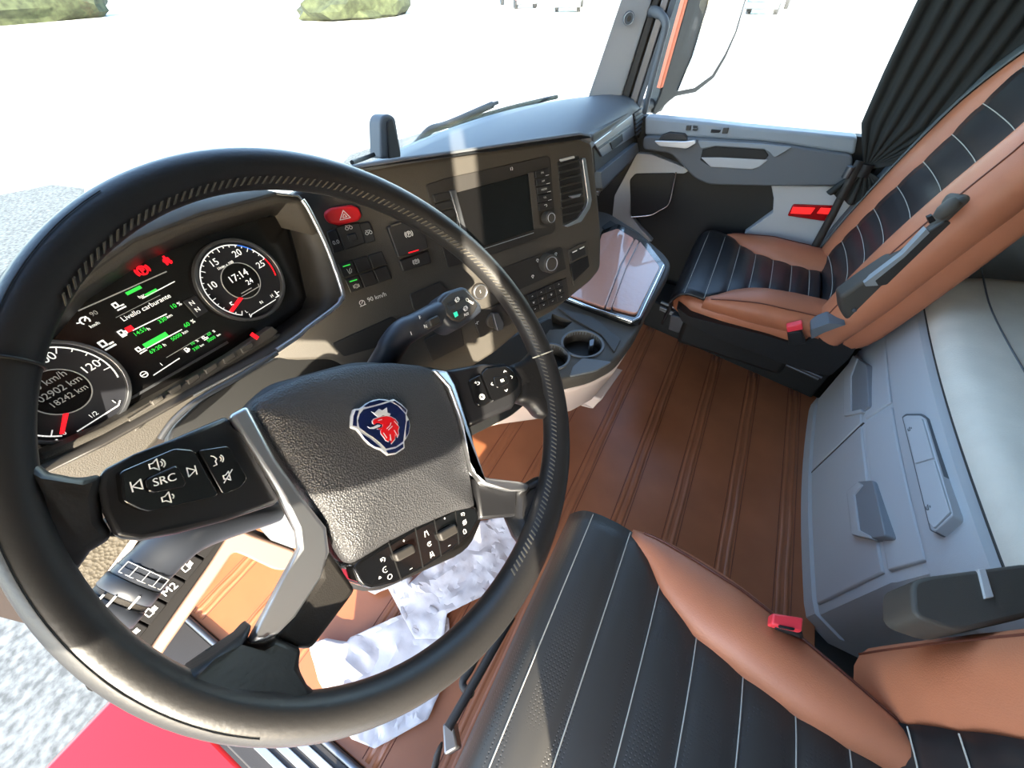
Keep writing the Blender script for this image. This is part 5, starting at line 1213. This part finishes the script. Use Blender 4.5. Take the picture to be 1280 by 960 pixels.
disc(PAR, 'pivot_cap', *PAR.px(1068, 388, 0.004), 0.006, -0.004, 0.006, M['steel'], ah, 16)
# buckle, side shroud, plinth with rails
PS = Pl(Vector((1.340, -0.2, 0.40)), Vector((0.10, -1, 0)), Vector((0, 0, 1)))
prism(PS, 'side_shroud', rnd(PS.pp([(845, 384), (862, 396), (905, 407), (960, 420), (985, 428), (1010, 426), (1018, 412), (1050, 402), (1088, 406), (1062, 448), (1038, 470), (1000, 462), (900, 425), (852, 402)], 0.0), 0.01), -0.05, 0.0, M['black'], ps, 0.008, 3)
prism(PS, 'shroud_cap', rnd(PS.pp([(1014, 412), (1036, 404), (1058, 406), (1046, 410), (1030, 416), (1014, 424)], 0.045), 0.004), -0.02, 0.045, M['grey'], ps, 0.004)
bk = prism(PS, 'belt_buckle', PS.pp([(984, 416), (1002, 414), (1008, 430), (986, 434)], 0.03), 0.0, 0.03, M['black'], ps, 0.004)
prism(PS, 'release_button', PS.pp([(983, 409), (1003, 404.5), (1004, 412), (984, 416)], 0.032), 0.008, 0.032, M['buckle'], bk, 0.003)
def rail(name, pts, r, m, parent): return tube(name, pts, r, m, parent, 8)
pl_v = [(1.76, 0.18), (1.585, -0.60), (1.95, -0.60), (1.95, 0.18)]
pl_o = prism(FL, 'plinth', pl_v, 0.0, 0.16, M['black'], ps, 0.006)
prism(FL, 'seat_base', [(1.50, 0.0), (1.48, -0.42), (1.90, -0.42), (1.90, 0.0)], 0.15, 0.40, M['black'], ps, 0.02)
for d, z in ((0.0, 0.165), (0.022, 0.19), (0.05, 0.235)):
    rail('slide_rail', [Vector((1.70 - d, 0.12, z)), Vector((1.545 - d * .8, -0.56, z - 0.02))], 0.007, M['steel'], pl_o)
PR = Pl(at(845, 405, z=0.20), Vector((-0.22, -0.97, 0)), Vector((0, 0, 1)))
prism(PR, 'rail_cap', rnd(PR.pp([(838, 394), (856, 398), (853, 412), (848, 417), (835, 412)], 0.0), 0.006), -0.05, 0.0, M['steel'], ps, 0.005)

ds = seat(0.105, 0.585, 0.070, -0.45, 'driver seat in perforated black and cognac leather in front of the wheel', 1, 12, 0.80, M['seatperf'], 0.40)
DS = Pl(Vector((0.385, -0.2, 0.5)), Vector((0.0, -1, 0)), Vector((0, 0, 1)))
bk = mk('belt_buckle', [at(u, v, z=0.62) for u, v in ((965, 776), (1004, 788), (1003, 796), (966, 784))] + [at(u, v, z=0.50) for u, v in ((972, 790), (1000, 800), (1010, 812), (975, 802))], [(0, 1, 2, 3), (7, 6, 5, 4), (0, 4, 5, 1), (1, 5, 6, 2), (2, 6, 7, 3), (3, 7, 4, 0)], M['black'], ds, 0.004)
def bq(pts, z0, z1, name, m, parent, bev=0.002):
    n = len(pts); V = [at(u, v, z=z1) for u, v in pts]; V += [p + Vector((0.0, 0.0, z0 - z1)) for p in V]
    return mk(name, V, [list(range(n)), [n + i for i in range(n)][::-1]] + [[i, n + i, n + (i + 1) % n, (i + 1) % n] for i in range(n)], m, parent, bev, 2)
bq([(966, 766), (1005, 772), (1003, 790), (965, 780)], 0.61, 0.628, 'release_button', M['buckle'], bk, 0.003)
bq([(974, 781), (994, 785), (993, 788), (975, 784)], 0.625, 0.6295, 'buckle_slot', M['black'], bk, 0.0005)
# driver armrest folded down level with the bunk
ARP = Pl(Vector((0.40, -0.42, 0.74)), Vector((1, 0, 0)), Vector((0, 1, 0)))
aq = prism(ARP, 'armrest', rnd(ARP.pp([(1140, 726), (1160, 720), (1290, 703), (1330, 760), (1200, 790), (1142, 770)], 0.0), 0.015), -0.06, 0.0, M['plastic'], ds, 0.012, 3)
prism(ARP, 'pale_band', ARP.pp([(1223, 711), (1232, 710), (1243, 746), (1232, 748)], 0.003), -0.02, 0.003, M['lightgrey'], aq, 0.001)
# side of the driver seat: lever, plinth and coiled hose
prism(FL, 'plinth', [(-0.12, -0.02), (0.33, -0.02), (0.33, -0.50), (-0.12, -0.50)], 0.0, 0.40, M['black'], ds, 0.02)
tube('seat_lever', smooth_path([at(600, 812, z=0.40), at(588, 836, z=0.40), at(579, 850, z=0.40), at(580, 860, z=0.40), at(590, 868, z=0.41)], 5), 0.007, M['plastic2'], ds, 8)
tube('seat_rail', [at(640, 770, z=0.42), at(606, 830, z=0.42), at(560, 910, z=0.42)], 0.008, M['plastic2'], ds, 8)
prism(FL, 'rail_bracket', FL.pp([(553, 905), (566, 900), (572, 935), (555, 945)], 0.30), 0.22, 0.30, M['steel'], ds, 0.004)
hz_ = [at(548, 938, z=0.2), at(543, 952, z=0.2), at(540, 975, z=0.18)]
coil = []
for i in range(160):
    t = i / 159; p = hz_[0].lerp(hz_[2], t); q = i * 0.55; coil.append(p + Vector((math.cos(q) * 0.012, 0.0, math.sin(q) * 0.012)))
tube('coiled_hose', coil, 0.003, M['plastic'], ds, 6)

# ------------------------------------------------------------------ bunk and storage under it
st = thing('bunk_storage', 'grey moulded storage chest with two drawers under the bunk', 'cabinet', (1.08, -0.8, 0.0))
x0, x1 = 0.60, 1.575
def chest(name, prof_front, m, parent, xs0=x0, xs1=x1, rad=0.06, bev=0.0):
    """prof_front: (y offset, z) up the front; the plan bulges slightly and the ends turn back"""
    rows = []; N = 26
    for (dy, z) in prof_front:
        r = []
        for i in range(N + 1):
            t = i / N; x = xs0 + (xs1 - xs0) * t; y = -0.605 + 0.022 * math.sin(math.pi * t)
            e = min(x - xs0, xs1 - x)
            if e < rad: y -= rad - math.sqrt(max(0, rad * rad - (rad - e) ** 2))
            r.append(Vector((x, y + dy, z)))
        r = [Vector((xs0, -1.45, z))] + r + [Vector((xs1, -1.45, z))]
        rows.append(r)
    return rows
R1 = chest('x', [(0.010, 0.0), (0.010, 0.055), (0.0, 0.06), (0.0, 0.345), (-0.004, 0.352), (-0.018, 0.440), (-0.024, 0.446)], None, None)
loft('chest_body', R1, M['storegrey'], st, cap=True, closed=True, ang=35)
def fy(x): return -0.605 + 0.022 * math.sin(math.pi * (x - x0) / (x1 - x0))
def panel(name, xa, xb, za, zb, d0, d1, m, parent, bev=0.003, dy=0.0, tilt=0.0, r=0.0):
    N = 10; V = []; F = []
    for i in range(N + 1):
        x = xa + (xb - xa) * i / N
        for (z, d) in ((za, d1), (zb, d1), (zb, d0), (za, d0)):
            V.append(Vector((x, fy(x) + d + tilt * (z - za), z)))
    for i in range(N):
        for j in range(4): F.append((i * 4 + j, i * 4 + (j + 1) % 4, (i + 1) * 4 + (j + 1) % 4, (i + 1) * 4 + j))
    F += [(3, 2, 1, 0), tuple(N * 4 + j for j in range(4))]
    return mk(name, V, F, m, parent, bev, 2)
ST0 = Pl((1.08, -0.59, 0.0), (-1, 0, 0), (0, 0, 1))        # front of the chest, seen from the cab
for (xa, xb, hp) in ((1.135, 1.52, [(1054, 466), (1066, 444), (1083, 456), (1086, 508), (1078, 515), (1054, 520)]), (0.66, 1.125, [(1058, 614), (1072, 602), (1091, 600), (1107, 670), (1088, 673), (1064, 668)])):
    dr = panel('drawer', xa, xb, 0.065, 0.338, -0.02, 0.005, M['storegrey'], st, 0.004)
    P = ST0.pp(hp, 0.012)
    # finger grip, raised plates: recess shade put into the back's colour, pale lip
    prism(ST0, 'grip_pocket_shade', rnd(P, 0.010), -0.02, 0.0125, M['storedark'], dr, 0.002)
    lo_ = [hp[0], hp[1], (hp[1][0] + 5, hp[1][1] + 4), (hp[0][0] + 9, hp[0][1] + 4), (hp[5][0] + 9, hp[5][1] - 6), (hp[4][0] - 2, hp[4][1] - 4), hp[4], hp[5]]
    prism(ST0, 'grip_lip', ST0.pp(lo_, 0.017), 0.0, 0.017, M['storegrey'], dr, 0.002)
strokes(ST0, 'shut_line', [[(1.08 - 1.13, 0.0), (1.08 - 1.13, 0.345)]], 0.004, M['plastic'], st, 0.010, 0.02)
# upper fascia flaps with the release keys
for xa, xb in ((1.14, 1.53), (0.66, 1.12)):
    panel('upper_flap', xa, xb, 0.352, 0.440, -0.03, 0.003, M['storegrey'], st, 0.003, tilt=-0.17)
bunk = thing('bunk', 'bunk with a light grey fabric mattress behind the seats', 'bed', (1.0, -1.1, 0.45))
def ring_rows(prof, xs0, xs1, rad):
    return chest('x', prof, None, None, xs0, xs1, rad)
loft('bunk_frame', ring_rows([(-0.012, 0.448), (-0.010, 0.462), (-0.030, 0.555), (-0.050, 0.562)], 0.52, 1.63, 0.10), M['storegrey'], bunk, ang=50)
loft('mattress', ring_rows([(-0.052, 0.555), (-0.045, 0.568), (-0.055, 0.600), (-0.085, 0.618), (-0.16, 0.628), (-0.30, 0.630)], 0.50, 1.64, 0.10), M['fabric'], bunk, ang=80)
tube('mattress_seam', [p + Vector((0, 0.003, 0.0)) for p in ring_rows([(-0.052, 0.562)], 0.50, 1.64, 0.10)[0][1:-1]], 0.004, M['plastic2'], bunk, 6)
BT = Pl((0, 0, 0.628), (1, 0, 0), (0, 1, 0))
tube('seam_line', smooth_path([BT.at(u, v, 0.001) for u, v in ((1226, 330), (1236, 378), (1258, 425), (1290, 480))], 4), 0.002, M['grey'], bunk, 6)
FB = Pl((0.98, fy(0.98) - 0.012, 0.50), (-1, 0, 0), (0, -0.21, 0.978))
prism(FB, 'key_surround', rnd(FB.pp([(1127, 521), (1132, 517), (1152, 517), (1158, 522), (1192, 640), (1192, 646), (1169, 666), (1162, 663)], 0.002), 0.004), -0.02, 0.002, M['grey'], bunk, 0.001)
kp_ = prism(FB, 'key_plate', rnd(FB.pp([(1128, 522), (1133, 519), (1150, 519), (1156, 523), (1190, 640), (1190, 645), (1168, 664), (1163, 662)], 0.006), 0.004), -0.02, 0.006, M['storegrey'], bunk, 0.002)
k1 = prism(FB, 'release_key', rnd(FB.pp([(1131, 524), (1152, 523), (1166, 572), (1143, 579)], 0.010), 0.003), 0.0, 0.010, M['storegrey'], kp_, 0.002)
k2 = prism(FB, 'release_key', rnd(FB.pp([(1143, 581), (1167, 575), (1187, 640), (1167, 660), (1161, 654)], 0.010), 0.003), 0.0, 0.010, M['storegrey'], kp_, 0.002)
for kk, u, v in ((k1, 1137, 536), (k2, 1160, 634)):
    a, b = FB.px(u, v, 0.0105); strokes(FB, 'lock_icon', [[(a - 0.006, b), (a + 0.006, b)], [(a - 0.003, b - 0.004), (a + 0.004, b - 0.004), (a + 0.006, b - 0.001)], [(a - 0.002, b + 0.004), (a + 0.002, b + 0.004)]], 0.0022, M['grey'], kk, 0.0108)

# ------------------------------------------------------------------ curtain, belt by the door
cu = thing('curtain', 'black pleated curtain tied together beside the passenger door pillar', 'curtain', (1.9, -0.42, 0.6))
kn_ = at(1080, 212, x=1.905)
def fan(name, top, z_, n, parent):
    rows = []
    for i in range(n * 6 + 1):
        t = i / (n * 6); ph = math.sin(t * n * 2 * math.pi); r = []
        for k in range(9):
            s = k / 8; q = top[0].lerp(top[1], t); p = Vector((kn_.x + (q.x - kn_.x) * s, kn_.y + (q.y - kn_.y) * s ** z_, kn_.z + (q.z - kn_.z) * s))
            r.append(p + Vector((-0.016 * ph * (0.25 + 0.75 * s), 0, 0)))
        rows.append(r)
    return sheet(name, rows, 0.003, M['curtain'], parent)
fan('upper_drape', (Vector((1.95, -0.26, 1.85)), Vector((1.95, -0.95, 1.85))), 0.22, 12, cu)
fan('lower_drape', (at(1033, 240, x=1.90), Vector((1.91, -0.66, 0.60))), 0.7, 9, cu)
tube('tie_band', [kn_ + Vector((0, 0.0, -0.02)), kn_ + Vector((0, 0.0, 0.02))], 0.022, M['black'], cu, 12)
sb_ = thing('seat_belt', 'black belt strap running down in front of the red door light', 'belt', at(1020, 310, x=1.88))
rows = [[at(u - 5, v, x=1.89), at(u + 5, v + 2, x=1.89)] for u, v in ((1075, 200), (1058, 232), (1040, 268), (1016, 312), (1005, 334))]
sheet('strap', rows, 0.004, M['plastic2'], sb_)
tube('strap_guide', [at(1056, 222, x=1.885), at(1064, 208, x=1.885)], 0.012, M['steel'], sb_, 10)
